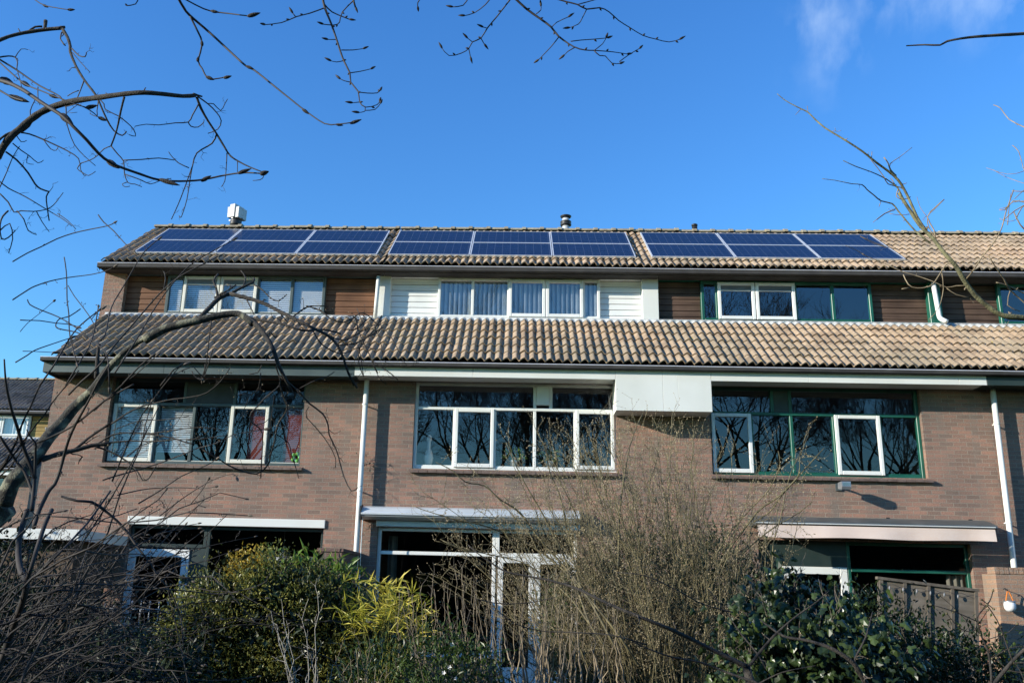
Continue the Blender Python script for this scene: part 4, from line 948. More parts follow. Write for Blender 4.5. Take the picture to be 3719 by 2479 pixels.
for pts, a, b in LB:
    big = a > 12
    tr(br if big else tw, 'a', pts, a * 1.12, b * 1.25, YB, .3, 5, 8 if big else 5, spur=.10 if not big else .35, rnd=rnd, buds=None, spmb=tw, sl=.045, knob=.12)
tk.build('trunk', 'bark', tB, True); br.build('branches', 'bark', tB, True); tw.build('twigs', 'twig_dark', tB, True)

# ---- magnolia with furry buds, close overhead
rnd = random.Random(23)
tC = thing('magnolia_tree', 'smooth dark twigs with furry buds hanging close overhead at the top left', 'tree', (.2, -17.6, 0))
TL = V(tC.location); tk, tw, bu = OMB(TL), OMB(TL), OMB(TL); YC = -13.9
PA = []
def tc_(fr, pts, a, b, y=YC, ph=9): w3, r = tr(tw, fr, pts, a, b, y, .12, ph, 8, knob=.06); PA.append((w3, r)); return w3
L1 = tc_('a', [(1255, -60), (1270, -10), (1310, 60), (1350, 110), (1500, 240), (1640, 370), (1750, 470), (1810, 500), (1960, 620), (2060, 700), (2175, 790), (2310, 880), (2400, 885), (2510, 872)], 20, 8)
L2 = tc_('a', [(1350, 110), (1390, 190), (1440, 310), (1410, 430), (1440, 490), (1480, 560), (1550, 560), (1600, 550)], 14, 8)
L3 = tc_('a', [(1255, -40), (1400, 40), (1500, 80), (1650, 100), (1770, 115), (1800, 108)], 11, 8)
L4 = tc_('a', [(190, -60), (250, 0), (320, 40), (450, 65), (490, 70)], 8, 6)
L5 = tc_('a', [(-60, 560), (60, 590), (180, 650), (280, 720), (450, 830), (520, 900), (620, 1000), (700, 1090), (800, 1165), (1000, 1240), (1130, 1280), (1280, 1290), (1440, 1280), (1560, 1255), (1720, 1230), (1860, 1235)], 30, 10, -13.4)
L6 = tc_('a', [(-40, 410), (80, 520), (180, 600), (300, 650), (400, 690), (470, 715), (560, 750), (630, 768)], 11, 7, -13.5)
L7 = tc_('a', [(-40, 620), (60, 680), (140, 710), (170, 718)], 13, 10, -13.5)
L8 = tc_('a', [(560, 745), (640, 785), (690, 825), (715, 845)], 8, 6, -13.5)
L9 = tc_('a', [(985, -10), (965, 30), (905, 42)], 8, 7)
def fb(fr, x, y, dx, dy, Lz, wz, yd):
    ox, oy, sc = FR[fr]; a = at(ox + x / sc, oy + y / sc, yd); b = at(ox + (x + dx) / sc, oy + (y + dy) / sc, yd); furbud(bu, a, b - a, (b - a).length * Lz, wz * (a - CAM).length / FOC / sc)
for x, y, dx, dy, wv, yd in ((2390, 885, 55, 8, 11, YC), (2490, 880, 85, -30, 14, YC), (2150, 775, 55, 40, 13, YC), (1750, 470, 60, 25, 12, YC), (1590, 556, 60, -15, 13, YC), (1465, 545, 60, 25, 14, YC), (1440, 330, -5, -45, 12, YC), (1405, 440, 10, -40, 12, YC), (1500, 78, 60, 12, 12, YC), (1760, 118, 95, -26, 16, YC), (480, 70, 55, 0, 10, YC), (305, 35, 40, 20, 9, YC), (905, 42, -15, -15, 7, YC),
        (0, 560, 100, 40, 26, -13.4), (430, 810, 95, 85, 26, -13.4), (760, 1140, 90, 60, 22, -13.4), (1130, 1275, 150, 45, 18, -13.4), (1430, 1290, 75, -40, 16, -13.4), (1690, 1235, 100, -35, 16, -13.4), (1850, 1240, 65, -20, 20, -13.4), (150, 580, 70, 40, 16, -13.5), (350, 675, 70, 25, 13, -13.5), (610, 768, 85, -18, 16, -13.5), (60, 680, 150, 48, 19, -13.5), (700, 835, 60, 25, 14, -13.5)):
    fb('a', x, y, dx, dy, 1, wv * .92, yd)
# limbs back to the trunk behind the viewpoint
jt = V((0, -17.4, 3.4)); tk.tube([(.2, -17.6, 0), (.15, -17.55, 1.8), tuple(jt)], [.11, .085, .06], 10)
for W3 in (L1, L3, L4, L5, L6, L7, L9):
    tk.tube(bez(jt, (jt + W3[0]) / 2 + V((0, 0, .5)), W3[0], 7), [.03 - .026 * i / 7 for i in range(8)], 6)
tk.build('trunk', 'bark', tC, True); tw.build('twigs', 'twig_dark', tC, True); bu.build('buds', 'furbud', tC, True)

# ---- twigs with small buds, top centre
rnd = random.Random(24)
tD = thing('budding_tree', 'thin budding twigs hanging down from the top edge at the centre of the sky', 'tree', (2.4, -17.9, 0))
TL = V(tD.location); tk, tw, bu = OMB(TL), OMB(TL), OMB(TL); YD = -12.7
LT = [([(385, -40), (400, -10), (410, 40), (450, 140), (480, 230), (510, 320), (545, 390), (550, 440), (590, 490), (597, 545), (630, 573), (690, 560), (705, 540)], 14, 4), ([(405, 45), (330, 72), (260, 90), (180, 122), (90, 133)], 7, 5), ([(410, 25), (450, 65), (545, 105)], 8, 5), ([(590, -20), (505, 65), (490, 120), (460, 135), (400, 130)], 7, 5), ([(560, -10), (575, 40)], 12, 9),
 ([(470, 212), (425, 212)], 5, 4), ([(500, 268), (560, 268), (620, 260)], 6, 4), ([(510, 325), (475, 332), (440, 325)], 5, 4), ([(545, 390), (600, 382), (660, 368)], 6, 4), ([(550, 440), (515, 432), (490, 420)], 5, 4), ([(590, 492), (640, 498), (690, 497), (708, 482)], 6, 4), ([(595, 546), (555, 550)], 5, 4), ([(625, 590), (680, 585), (710, 550)], 5, 4), ([(625, 570), (625, 595), (590, 602)], 5, 4), ([(255, 90), (237, 68)], 6, 5), ([(925, -10), (908, 15), (908, 40)], 6, 5),
 ([(1420, -30), (1400, 0), (1330, 90), (1280, 150), (1245, 205), (1200, 225), (1180, 260), (1140, 285), (1075, 298), (1035, 255)], 9, 4), ([(1275, 150), (1253, 145)], 5, 4), ([(1245, 205), (1265, 240)], 5, 4), ([(1200, 225), (1170, 202)], 5, 4), ([(1180, 260), (1190, 308)], 5, 4),
 ([(1400, -30), (1430, -5), (1490, 50), (1560, 100), (1620, 145), (1660, 195), (1740, 250), (1800, 268), (1850, 270), (1950, 278), (2030, 290)], 14, 4), ([(1540, 75), (1565, 55), (1565, 30)], 6, 4), ([(1625, 145), (1650, 120), (1715, 90)], 5, 4), ([(1660, 200), (1620, 250), (1550, 323)], 6, 4), ([(1725, 222), (1780, 215), (1850, 210), (1925, 203)], 6, 4), ([(1745, 255), (1710, 275), (1688, 298)], 6, 4), ([(1850, 270), (1895, 235), (1915, 200)], 5, 4), ([(1850, 272), (1880, 298), (1910, 300), (1945, 338), (1990, 340)], 6, 4), ([(1985, 330), (2040, 290), (2095, 258)], 5, 4),
 ([(1600, -20), (1640, -8), (1700, 10), (1760, 25), (1810, 50), (1880, 42), (1930, 65), (1980, 110), (2040, 148), (2110, 190), (2180, 210), (2250, 225), (2310, 210)], 9, 4), ([(1810, 50), (1785, 100), (1765, 130), (1715, 150)], 6, 4), ([(1760, 25), (1800, 15), (1870, -5)], 6, 5), ([(1300, -15), (1270, 25), (1210, 70), (1155, 85)], 6, 4), ([(1180, -15), (1150, 30), (1090, 38)], 6, 5)]
first = []
for pts, a, b in LT:
    w3, r = tr(tw, 'b', pts, a, b, YD, .2, 13, 6, knob=.1, rnd=rnd)
    if pts[0][1] < 0: first.append(w3[0])
    dd = (w3[-1] - w3[-2]).normalized(); furbud(bu, w3[-1] - dd * .005, dd + V((0, 0, .25)), .030, .0048)
    acc = 0
    for i in range(2, len(w3) - 1):
        acc += (w3[i] - w3[i - 1]).length
        if acc > .06:
            acc = 0; d = (w3[i + 1] - w3[i]).normalized(); sd = d.cross(CF) * rnd.choice((-1, 1)); furbud(bu, w3[i], d * .8 + sd, .014, .0038)
jt = V((2.3, -17.7, 3.6)); tk.tube([(2.4, -17.9, 0), (2.35, -17.8, 1.8), tuple(jt)], [.12, .09, .06], 10)
for p in first: tk.tube(bez(jt, (jt + p) / 2 + V((0, 0, .5)), p, 7), [.028 - .024 * i / 7 for i in range(8)], 6)
tk.build('trunk', 'bark', tD, True); tw.build('twigs', 'twig_dark', tD, True); bu.build('buds', 'twig_dark', tD, True)

# ---- green-barked fruit tree, right
rnd = random.Random(25)
tE = thing('fruit_tree', 'leafless fruit tree with green tinged branches reaching up in front of the right roof', 'tree', (at(4300, 2400, -9.8).x, -9.8, 0))
TL = V(tE.location); tk, br, tw, bu = OMB(TL), OMB(TL), OMB(TL), OMB(TL); YE = -9.8
mainL = [(1570, 0), (1640, 110), (1700, 200), (1790, 290), (1850, 370), (1930, 460), (1975, 540), (2040, 630), (2130, 710), (2220, 765), (2353, 780), (2480, 800), (2700, 900)]
LE = [('r', mainL, 20, 46), ('c', [(240, 668), (290, 710), (350, 745), (410, 775), (460, 800), (510, 850), (580, 910), (670, 965), (760, 1020), (850, 1080), (950, 1160), (1040, 1225), (1100, 1280), (1140, 1340), (1180, 1420), (1220, 1510), (1250, 1570), (1300, 1640)], 5, 24),
 ('c', [(1000, 1120), (1030, 1160), (1050, 1220), (1090, 1260)], 10, 10), ('c', [(1200, 1050), (1110, 1120), (1045, 1165), (1050, 1210), (1090, 1250)], 5, 8), ('c', [(710, 1143), (800, 1185), (900, 1220), (980, 1255), (1040, 1290), (1100, 1340), (1130, 1400), (1180, 1480), (1220, 1540), (1260, 1600)], 6, 15),
 ('c', [(905, 1135), (950, 1190), (1000, 1260), (1030, 1310), (1120, 1335), (1160, 1370)], 6, 10), ('c', [(915, 1080), (912, 1135)], 6, 5), ('c', [(560, 1273), (650, 1283), (770, 1308), (845, 1315), (880, 1350), (930, 1390), (980, 1430), (1060, 1450), (1100, 1500), (1150, 1560), (1230, 1650), (1330, 1730)], 5, 14),
 ('c', [(455, 755), (458, 797)], 5, 4), ('c', [(410, 775), (370, 818)], 5, 3), ('c', [(980, 1430), (965, 1472)], 6, 5), ('c', [(950, 1565), (1010, 1520), (1080, 1495)], 4, 5), ('c', [(1040, 1520), (1110, 1530), (1180, 1525)], 5, 6), ('c', [(1430, 1420), (1360, 1490), (1310, 1545), (1320, 1620), (1360, 1680)], 5, 8), ('c', [(1235, 1400), (1260, 1480), (1310, 1545)], 4, 5), ('c', [(1050, 1270), (1090, 1330)], 8, 6), ('c', [(1100, 1350), (1090, 1400), (1140, 1420), (1190, 1400)], 8, 7),
 ('r', [(1855, 40), (1800, 90), (1750, 150), (1790, 230), (1800, 280)], 5, 10), ('r', [(1410, 185), (1480, 130), (1550, 100)], 4, 6), ('r', [(1330, 270), (1410, 315), (1500, 340), (1560, 350)], 4, 5), ('r', [(1340, 380), (1380, 400), (1480, 440), (1590, 490), (1640, 505), (1720, 530), (1790, 555), (1870, 590), (1930, 580), (1990, 580)], 5, 7),
 ('r', [(1600, 510), (1630, 570), (1680, 595), (1760, 585), (1800, 550), (1850, 470), (1880, 440), (1930, 440)], 7, 10), ('r', [(1590, 600), (1640, 592)], 8, 7), ('r', [(1840, 500), (1850, 600), (1820, 720), (1760, 790)], 7, 4), ('r', [(1870, 595), (1930, 635), (2020, 655)], 6, 5), ('r', [(1240, 330), (1290, 350), (1380, 400)], 4, 5), ('r', [(1500, 340), (1420, 310), (1340, 275)], 5, 4),
 ('r', [(2290, -20), (2240, 120), (2210, 230), (2150, 330), (2090, 400), (2040, 480), (1990, 540)], 7, 10), ('r', [(2400, 50), (2280, 60), (2230, 110)], 6, 6), ('r', [(2200, 100), (2260, 90)], 5, 5), ('r', [(2200, 160), (2250, 180), (2300, 170)], 5, 4), ('r', [(2290, 120), (2330, 200), (2400, 270)], 8, 12), ('r', [(2130, 390), (2180, 470), (2230, 540), (2260, 600), (2360, 690), (2420, 760)], 7, 12), ('r', [(2180, 560), (2220, 570), (2300, 600), (2380, 640)], 8, 9), ('r', [(2270, 600), (2250, 700), (2330, 740)], 7, 6), ('r', [(2260, 800), (2220, 860)], 6, 4),
 ('c', [(1780, 748), (1830, 770), (1890, 850), (1997, 905), (2100, 960)], 7, 9), ('c', [(1915, 1035), (1960, 1080), (1990, 1190), (1990, 1220), (1880, 1240), (1730, 1195)], 7, 4), ('c', [(1780, 1210), (1870, 1260), (1997, 1305), (2100, 1330)], 4, 6), ('c', [(1820, 1495), (1870, 1490), (1920, 1430), (1997, 1440), (2080, 1450)], 7, 9), ('c', [(1880, 1600), (1890, 1480), (1905, 1370)], 8, 5), ('c', [(1910, 1360), (2020, 1365)], 8, 9), ('c', [(1930, 1415), (2020, 1330)], 6, 7), ('c', [(1850, 1568), (1930, 1500), (2020, 1450)], 7, 9), ('c', [(1940, 1560), (1980, 1480), (2050, 1420)], 8, 9)]
for fr, pts, a, b in LE:
    big = max(a, b) / FR[fr][2] > 7
    tr(br if big else tw, fr, pts, a * .88, b * .88, YE, .25, 17, 8 if big else 5, spur=.13 if not big else .22, rnd=rnd, buds=None, spmb=tw, sl=.035, knob=.15)
q = at(2350 + 2700 / 1.7188, 700 + 900 / 1.7188, field(3920, 1223, YE, .25, 17))
tk.tube([V((TL.x, TL.y, 0))] + bez(V((TL.x - .05, TL.y, 1.5)), V((q.x + .35, q.y, q.z - .15)), q, 10), [.11] + [.09 - .064 * i / 10 for i in range(11)], 12)
pr = at(2700 + 2100 / 1.96, 1330 / 1.96, YE)
tk.tube(bez(V((TL.x - .05, TL.y, 1.5)), V((pr.x + .55, pr.y, 3.3)), pr, 10), [.06 * (1 - i / 10) ** .8 + .005 for i in range(11)], 8)
tk.build('trunk', 'bark_green', tE, True); br.build('branches', 'bark_green', tE, True); tw.build('twigs', 'twig_tan', tE, True)
t = thing('bare_tree', 'single bare knobbly branch entering from the upper right edge', 'tree', (at(5600, 900, -13).x, -18, 0)); TL = V(t.location)
tk, tw = OMB(TL), OMB(TL)
w3, r = tr(tw, 'c', [(1160, 327), (1290, 320), (1400, 322), (1450, 295), (1600, 268), (1800, 252), (1997, 240), (2150, 215)], 9, 26, -13, .1, 19, 8, spur=.05, rnd=rnd, sl=.008, knob=.12)
tk.tube([V((TL.x, TL.y, 0))] + bez(V((TL.x, TL.y, 2.2)), V((w3[-1].x * .7 + TL.x * .3, -15, w3[-1].z + .4)), w3[-1], 12), [.11] + [.085 - (.085 - r[-1]) * (i / 12) ** .6 for i in range(13)], 10)
tk.build('trunk', 'bark', t, True); tw.build('branch', 'twig_grey', t, True)

# ---- multi-stemmed magnolia shrub, lower left foreground
rnd = random.Random(26)
tF = thing('magnolia_shrub', 'dense bare shrub of long dark shoots filling the lower left corner', 'shrub', tuple(at(60, 2479, -12.2).xy) + (0,))
TL = V(tF.location); st, tw, bu = OMB(TL), OMB(TL), OMB(TL); YF = -12.1
LS = [('f', [(60, -300), (80, 0), (110, 180), (160, 400), (230, 620), (300, 850), (370, 1050), (440, 1230), (500, 1400)], 22, 60), ('f', [(700, -110), (620, 0), (540, 130), (460, 320), (380, 480), (300, 660), (240, 850), (180, 980), (60, 1200), (-60, 1350)], 20, 34), ('f', [(1120, -140), (1000, 20), (880, 150), (750, 310), (640, 480), (500, 650), (350, 850), (180, 1080), (0, 1300)], 16, 26),
 ('f', [(1560, -230), (1400, 20), (1300, 220), (1180, 440), (1080, 620), (980, 840), (910, 1080), (850, 1300), (780, 1480), (700, 1568), (560, 1850), (480, 2100)], 22, 60), ('f', [(1900, 60), (1568, 240), (1400, 360), (1150, 570), (950, 700), (700, 820), (530, 890)], 26, 30),
 ('f', [(0, 800), (120, 980), (250, 1180), (350, 1300), (440, 1530), (480, 1700)], 36, 44), ('f', [(380, 700), (430, 800), (510, 900), (505, 1000), (500, 1300), (480, 1568), (450, 1850)], 16, 60), ('f', [(0, 1250), (120, 1080), (200, 930), (240, 820)], 26, 20), ('f', [(-20, 1380), (130, 1250), (220, 1130), (330, 950), (400, 760), (450, 700)], 26, 16),
 ('g', [(250, 0), (215, 100), (180, 240), (165, 400), (190, 560), (240, 640), (225, 760), (180, 900), (130, 1030), (80, 1180), (40, 1300), (-10, 1420), (-60, 1600)], 48, 70), ('g', [(470, 0), (420, 100), (370, 240), (320, 400), (270, 560), (240, 640)], 40, 40), ('g', [(260, 640), (400, 520), (520, 380), (640, 360), (800, 380), (1000, 410), (1150, 400), (1290, 400)], 22, 8),
 ('g', [(240, 700), (450, 690), (600, 680), (750, 670), (900, 675), (1100, 680), (1300, 700), (1540, 720), (1745, 740), (2000, 760), (2300, 700), (2420, 640)], 16, 7), ('g', [(300, 620), (550, 580), (700, 540), (850, 490), (1040, 460), (1200, 430), (1400, 390)], 13, 7), ('g', [(900, -40), (940, 0), (1060, 100), (1150, 200), (1230, 320), (1350, 470), (1420, 590), (1530, 720), (1600, 870), (1640, 1000), (1660, 1250)], 26, 9),
 ('g', [(560, -120), (700, -80), (830, -70), (940, 0)], 20, 26), ('g', [(1000, -170), (880, 0), (800, 110), (700, 220), (580, 350), (480, 450), (300, 620)], 18, 22), ('g', [(1240, -10), (1070, 50), (950, 80), (800, 190), (600, 330), (400, 500)], 8, 14), ('g', [(0, 190), (200, 90), (400, 50), (480, 60), (700, 75), (900, 100), (1060, 120)], 16, 10),
 ('g', [(200, 950), (350, 890), (500, 860), (650, 850), (850, 880), (1000, 900), (1200, 905)], 14, 8), ('g', [(130, 1220), (350, 1180), (450, 1080), (600, 920), (690, 840), (800, 700)], 13, 6), ('g', [(-10, 1560), (300, 1380), (480, 1260), (700, 1130), (900, 1010), (1100, 900), (1300, 800), (1480, 700)], 14, 6), ('g', [(130, 1300), (500, 1200), (750, 1130), (950, 1060), (1200, 1050), (1450, 1000), (1700, 900)], 13, 6), ('g', [(250, 1560), (500, 1400), (700, 1300), (900, 1050), (1050, 900), (1300, 620)], 14, 6), ('g', [(60, 1568), (420, 1340), (800, 1350), (1200, 1340), (1700, 1330)], 12, 6),
 ('g', [(1700, 1568), (1640, 1250), (1560, 900), (1500, 640)], 8, 9), ('g', [(1400, 700), (1560, 560), (1700, 420), (1850, 250), (2060, 40)], 8, 6), ('g', [(1200, 640), (1330, 470), (1500, 260), (1700, 60), (1860, -100)], 9, 6), ('g', [(600, 1100), (650, 800), (740, 500), (830, 250)], 9, 8)]
SKY = [('e', [(-120, 380), (0, 310), (110, 260), (240, 195), (370, 150), (500, 120), (650, 90), (700, 68)], 10, 8), ('e', [(575, 0), (620, 60), (700, 130), (790, 230), (860, 290)], 10, 7), ('e', [(-120, 690), (0, 612), (60, 580), (180, 540), (330, 510), (520, 485), (640, 455), (700, 425)], 11, 6), ('e', [(298, 345), (315, 460), (320, 600), (322, 700), (335, 800), (345, 990), (400, 1200)], 9, 10), ('e', [(330, 575), (380, 660), (450, 750), (520, 850), (560, 930)], 7, 8),
 ('e', [(0, 690), (20, 730), (100, 770), (250, 830), (370, 900), (500, 1000), (600, 1080), (650, 1160), (665, 1400)], 9, 9), ('e', [(-60, 855), (0, 858), (100, 860), (230, 880), (340, 890), (400, 908)], 9, 7), ('e', [(430, 765), (340, 825), (260, 845), (230, 890), (240, 920), (300, 935), (400, 955), (500, 1000)], 9, 10), ('e', [(-60, 950), (0, 880), (100, 800), (210, 705)], 6, 4), ('e', [(-100, 1200), (0, 1140), (60, 1100), (200, 1050), (350, 1000)], 11, 7), ('e', [(-40, 1108), (60, 1110), (200, 1118)], 7, 5), ('e', [(520, 850), (560, 800), (600, 770)], 7, 4),
 ('d', [(420, 1230), (500, 1150), (600, 1060), (700, 930), (830, 780), (960, 630), (1070, 530), (1170, 470), (1250, 430), (1330, 390)], 13, 7), ('d', [(600, 900), (640, 870), (680, 700), (760, 560), (840, 420), (890, 350), (960, 290)], 9, 6), ('d', [(700, 1100), (830, 900), (960, 680), (1100, 500), (1190, 420), (1310, 350), (1420, 290)], 10, 6), ('d', [(240, 1176), (330, 1050), (430, 880), (500, 800), (600, 720)], 12, 7), ('d', [(400, 1176), (500, 1010), (560, 900), (600, 700)], 9, 7), ('d', [(750, 1165), (850, 1060), (910, 1010)], 11, 7), ('d', [(980, 1176), (1060, 1080), (1120, 1050)], 9, 7), ('d', [(1300, 950), (1240, 1120), (1180, 1060), (1080, 1100)], 7, 5), ('d', [(1290, 780), (1275, 900), (1260, 1040), (1240, 1130)], 8, 5),
 ('w', [(150, 1090), (250, 850), (340, 640), (440, 450), (560, 290), (640, 180), (780, 15)], 16, 8), ('w', [(-20, 420), (130, 280), (260, 160), (370, 80), (460, 0), (560, -90)], 12, 7), ('w', [(60, 1080), (180, 1040), (400, 980), (560, 930), (700, 880), (860, 820), (950, 780), (1130, 730), (1300, 650), (1450, 620), (1590, 600)], 15, 6), ('w', [(400, 1300), (600, 1180), (800, 1046), (950, 980), (1060, 930), (1140, 880)], 14, 7), ('w', [(900, 1300), (1000, 1180), (1060, 1080)], 8, 6), ('w', [(200, 1220), (500, 1160), (800, 1150), (1000, 1160), (1130, 1140)], 12, 5), ('w', [(600, 1420), (850, 1230), (1100, 1080), (1290, 1020), (1330, 1050)], 10, 5)]
for fr, pts, a, b in LS: tr(st, fr, pts, a, b, YF, .3, 23, 8, spur=.12, rnd=rnd, spmb=tw, sl=.035, buds=bu, knob=.06)
for fr, pts, a, b in SKY:
    w3, r = tr(st, fr, pts, a, b, YF, .3, 23, 7, spur=.22, rnd=rnd, spmb=tw, sl=.018, buds=bu, knob=.06)
    i = len(w3) - 1 if r[-1] <= r[0] * 1.2 else 0
    d = (w3[-1] - w3[-2]) if i else (w3[0] - w3[1]); furbud(bu, w3[i], d, .03, .0055)
# procedural long shoots fanning out of the base
for k in range(150):
    bx = rnd.uniform(-260, 260); by = rnd.uniform(2150, 2700); y0 = YF + rnd.uniform(-.5, 1.6)
    a = at(bx, by, y0); an = rnd.uniform(-.1, .75) if rnd.random() < .8 else rnd.uniform(.8, 1.5); Lg = rnd.uniform(.4, 1.1)
    d = V((math.cos(an), rnd.uniform(-.4, .5), math.sin(an))).normalized(); c = a + d * Lg + V((0, 0, -.12 + rnd.uniform(-.1, .15)))
    mid = a + d * Lg * .5 + V((rnd.uniform(-.1, .1), 0, rnd.uniform(-.08, .26)))
    P = bez(a, mid, c, 8); r0 = rnd.uniform(.002, .0052); P = [p + V((rnd.gauss(0, .007), 0, rnd.gauss(0, .012))) for p in P]
    st.tube(P, [r0 * (1 - .6 * i / 8) for i in range(9)], 5)
    for i in range(2, 8):
        if rnd.random() < .5:
            dd = (P[i + 1] - P[i]).normalized(); sd = (dd + V((rnd.gauss(0, .6), rnd.gauss(0, .4), rnd.gauss(0, .6)))).normalized()
            crook(tw, P[i], sd, rnd.uniform(.03, .16), .0016, rnd, bu)
    dd = (P[-1] - P[-2]).normalized(); furbud(bu, P[-1], dd, .02, .004)
st.build('stems', 'stem_dark', tF, True); tw.build('twigs', 'twig_dark', tF, True); bu.build('buds', 'twig_grey', tF, True)

# ---- generic bare shrub

def twigs(mb, bu, P, r0, rnd, dens, Lr, lvl=1, spread=.7, up=.25, budn=.5, budL=.014, budw=.0034, zmin=0):
    tot = 0; nxt = dens * rnd.random()
    for i in range(1, len(P)):
        seg = P[i] - P[i - 1]; tot += seg.length
        while tot > nxt:
            nxt += dens * rnd.uniform(.6, 1.4)
            if P[i].z < zmin: continue
            d = seg.normalized(); sd = (d + V((rnd.gauss(0, spread), rnd.gauss(0, spread), rnd.gauss(0, spread * .7) + up))).normalized()
            Lg = rnd.uniform(.4, 1.0) * Lr * (1 - .4 * i / len(P)); q = [P[i].copy()]; k = 4; dd = sd.copy()
            for j in range(k):
                dd = (dd + V((rnd.gauss(0, .16), rnd.gauss(0, .16), rnd.gauss(0, .16) + .05))).normalized(); q.append(q[-1] + dd * Lg / k)
                if bu is not None and rnd.random() < budn: s = (dd + V((rnd.gauss(0, .7), rnd.gauss(0, .7), rnd.gauss(0, .7)))).normalized(); bu.diamond(q[-1], s, budL * rnd.uniform(.6, 1.3), budw)
            mb.tube(q, [r0 * (1 - .5 * j / k) for j in range(k + 1)], 3, cap=False)
            if bu is not None: bu.diamond(q[-1], dd, budL * 1.3, budw * 1.15)
            if lvl > 0: twigs(mb, bu, q, r0 * .75, rnd, dens * .8, Lr * .45, lvl - 1, spread, up, budn, budL, budw)

rnd = random.Random(27)
sH = thing('budding_shrub', 'large leafless shrub covered in pale spring buds in front of the middle and right houses', 'shrub', (4.5, -6.1, 0))
TL = V(sH.location); st, tw, bu = OMB(TL), OMB(TL), OMB(TL)
tips = [(1560, 1850), (1640, 1960), (1600, 1760), (1760, 1690), (1740, 1820), (1880, 1640), (1960, 1690), (1980, 1570), (2060, 1640), (2120, 1560), (2200, 1600), (2225, 1480), (2290, 1590), (2345, 1510), (2400, 1600), (2480, 1500), (2500, 1640), (2560, 1560), (2640, 1640), (2700, 1600), (2760, 1700), (2830, 1640), (2950, 1580), (2900, 1760), (2980, 1850), (2850, 1900), (1700, 2080), (1900, 1880), (2300, 1700), (2420, 1720), (2550, 1760), (2680, 1780), (2150, 1720), (2050, 1800)]
allt = [(x - 45 + rnd.uniform(-15, 15), y + rnd.uniform(-10, 25)) for x, y in tips]
for k in range(165):
    u = rnd.gauss(-.1, .5); x = 2290 + u * 620; top = 1540 + 330 * u * u + rnd.random() ** 1.2 * 560; allt.append((x, top))
for x, y in allt:
    yy = -6.1 + rnd.gauss(0, .55); c = at(x, y, yy); bxp = 4.25 + (x - 2300) / 560 * .55 + rnd.gauss(0, .18); a = V((bxp, -6.1 + (yy + 6.1) * .45, 0)); 
    mid = V((a.x * .55 + c.x * .45 + rnd.gauss(0, .1), (a.y + c.y) / 2, c.z * .62 + rnd.uniform(-.1, .2)))
    if x < 1800: mid = V((a.x * .6 + c.x * .4, (a.y + c.y) / 2, c.z * .75))
    n = 16; P = bez(a, mid, c, n); sw = rnd.uniform(0, 6); P = [p + V((rnd.gauss(0, .012) + .05 * math.sin(sw + i * .55), rnd.gauss(0, .012), 0)) for i, p in enumerate(P)]; r0 = rnd.uniform(.005, .013)
    st.tube(P, [(r0 * (1 - .85 * i / n) + .0014) * .8 for i in range(n + 1)], 5)
    twigs(tw, bu, P, .0019, rnd, .088, .42, 1, .85, .20, .40, .013, .0036, zmin=.8)
for fr, pts, a, b in [('C', [(590, 1050), (650, 1075), (760, 1110), (900, 1150), (1050, 1180), (1200, 1230), (1400, 1320), (1650, 1500), (2000, 1900), (2200, 2200)], 5, 20), ('C', [(750, 740), (870, 800), (960, 880), (1100, 910), (1200, 1000), (1350, 1100), (1500, 1300), (1800, 1650), (2050, 2100)], 6, 20), ('C', [(1250, 600), (1310, 740), (1390, 900), (1460, 1020), (1560, 1200), (1700, 1500), (1850, 1900)], 6, 18), ('C', [(800, 1300), (950, 1360), (1150, 1400), (1400, 1470), (1700, 1700), (1950, 2050)], 5, 14),
  ('Z', [(1060, 580), (950, 700), (860, 800), (760, 900), (640, 980), (560, 1080), (430, 1260), (300, 1500), (200, 1800)], 6, 18), ('Z', [(900, 640), (890, 760), (800, 870), (700, 1000), (600, 1060)], 5, 10), ('Z', [(760, 600), (770, 700), (700, 850), (560, 1000), (400, 1200), (250, 1500)], 5, 12), ('Z', [(980, 930), (880, 1010), (700, 1120), (500, 1300), (300, 1600)], 5, 14), ('C', [(1580, 540), (1540, 640), (1560, 800), (1640, 1000), (1700, 1300), (1800, 1700)], 5, 14), ('C', [(2240, 370), (2200, 440), (2140, 600), (2100, 800), (2060, 1100), (2050, 1500)], 5, 16)]:
    w3, r_ = tr(st, fr, pts, a, b, -6.4, .3, 41, 5, knob=.1, rnd=rnd); twigs(tw, bu, w3[:int(len(w3) * .7)], .0022, rnd, .07, .34, 1, .7, .2, .5, .017, .0045)
st.build('stems', 'twig_brown', sH, True); tw.build('twigs', 'twig_brown', sH); bu.build('buds', 'bud', sH)

rnd = random.Random(28)
sI = thing('vase_shrub', 'bare fan of pale upright stems in front of the white garden doors', 'shrub', (2.95, -8.4, 0))
TL = V(sI.location); st, tw = OMB(TL), OMB(TL)
for k in range(64):
    x = rnd.uniform(1440, 2240); y = 2010 + abs(x - 1850) * .28 + rnd.uniform(0, 170); yy = -8.4 + rnd.gauss(0, .3); c = at(x, y, yy)
    a = V((2.95 + rnd.gauss(0, .10), -8.4 + rnd.gauss(0, .08), .1)); f_ = (x - 1990) / 400
    j = V((a.x + f_ * .75, (a.y + yy) / 2, rnd.uniform(.75, .98))); n = 12
    P = bez(a, V((a.x + f_ * .45, a.y, .65)), j, 6)[:-1] + bez(j, V((c.x * .85 + j.x * .15, yy, (j.z + c.z) / 2)), c, n)
    P = [p + V((rnd.gauss(0, .006), 0, rnd.gauss(0, .004))) for p in P]; m_ = len(P); r0 = rnd.uniform(.009, .019)
    st.tube(P, [max(.0018, r0 * (1 - i / (m_ * .8))) for i in range(m_)], 6)
    twigs(tw, None, P[5:], .0017, rnd, .11, .22, 0, .35, .5)
st.build('stems', 'twig_tan', sI, True); tw.build('twigs', 'twig_grey', sI)

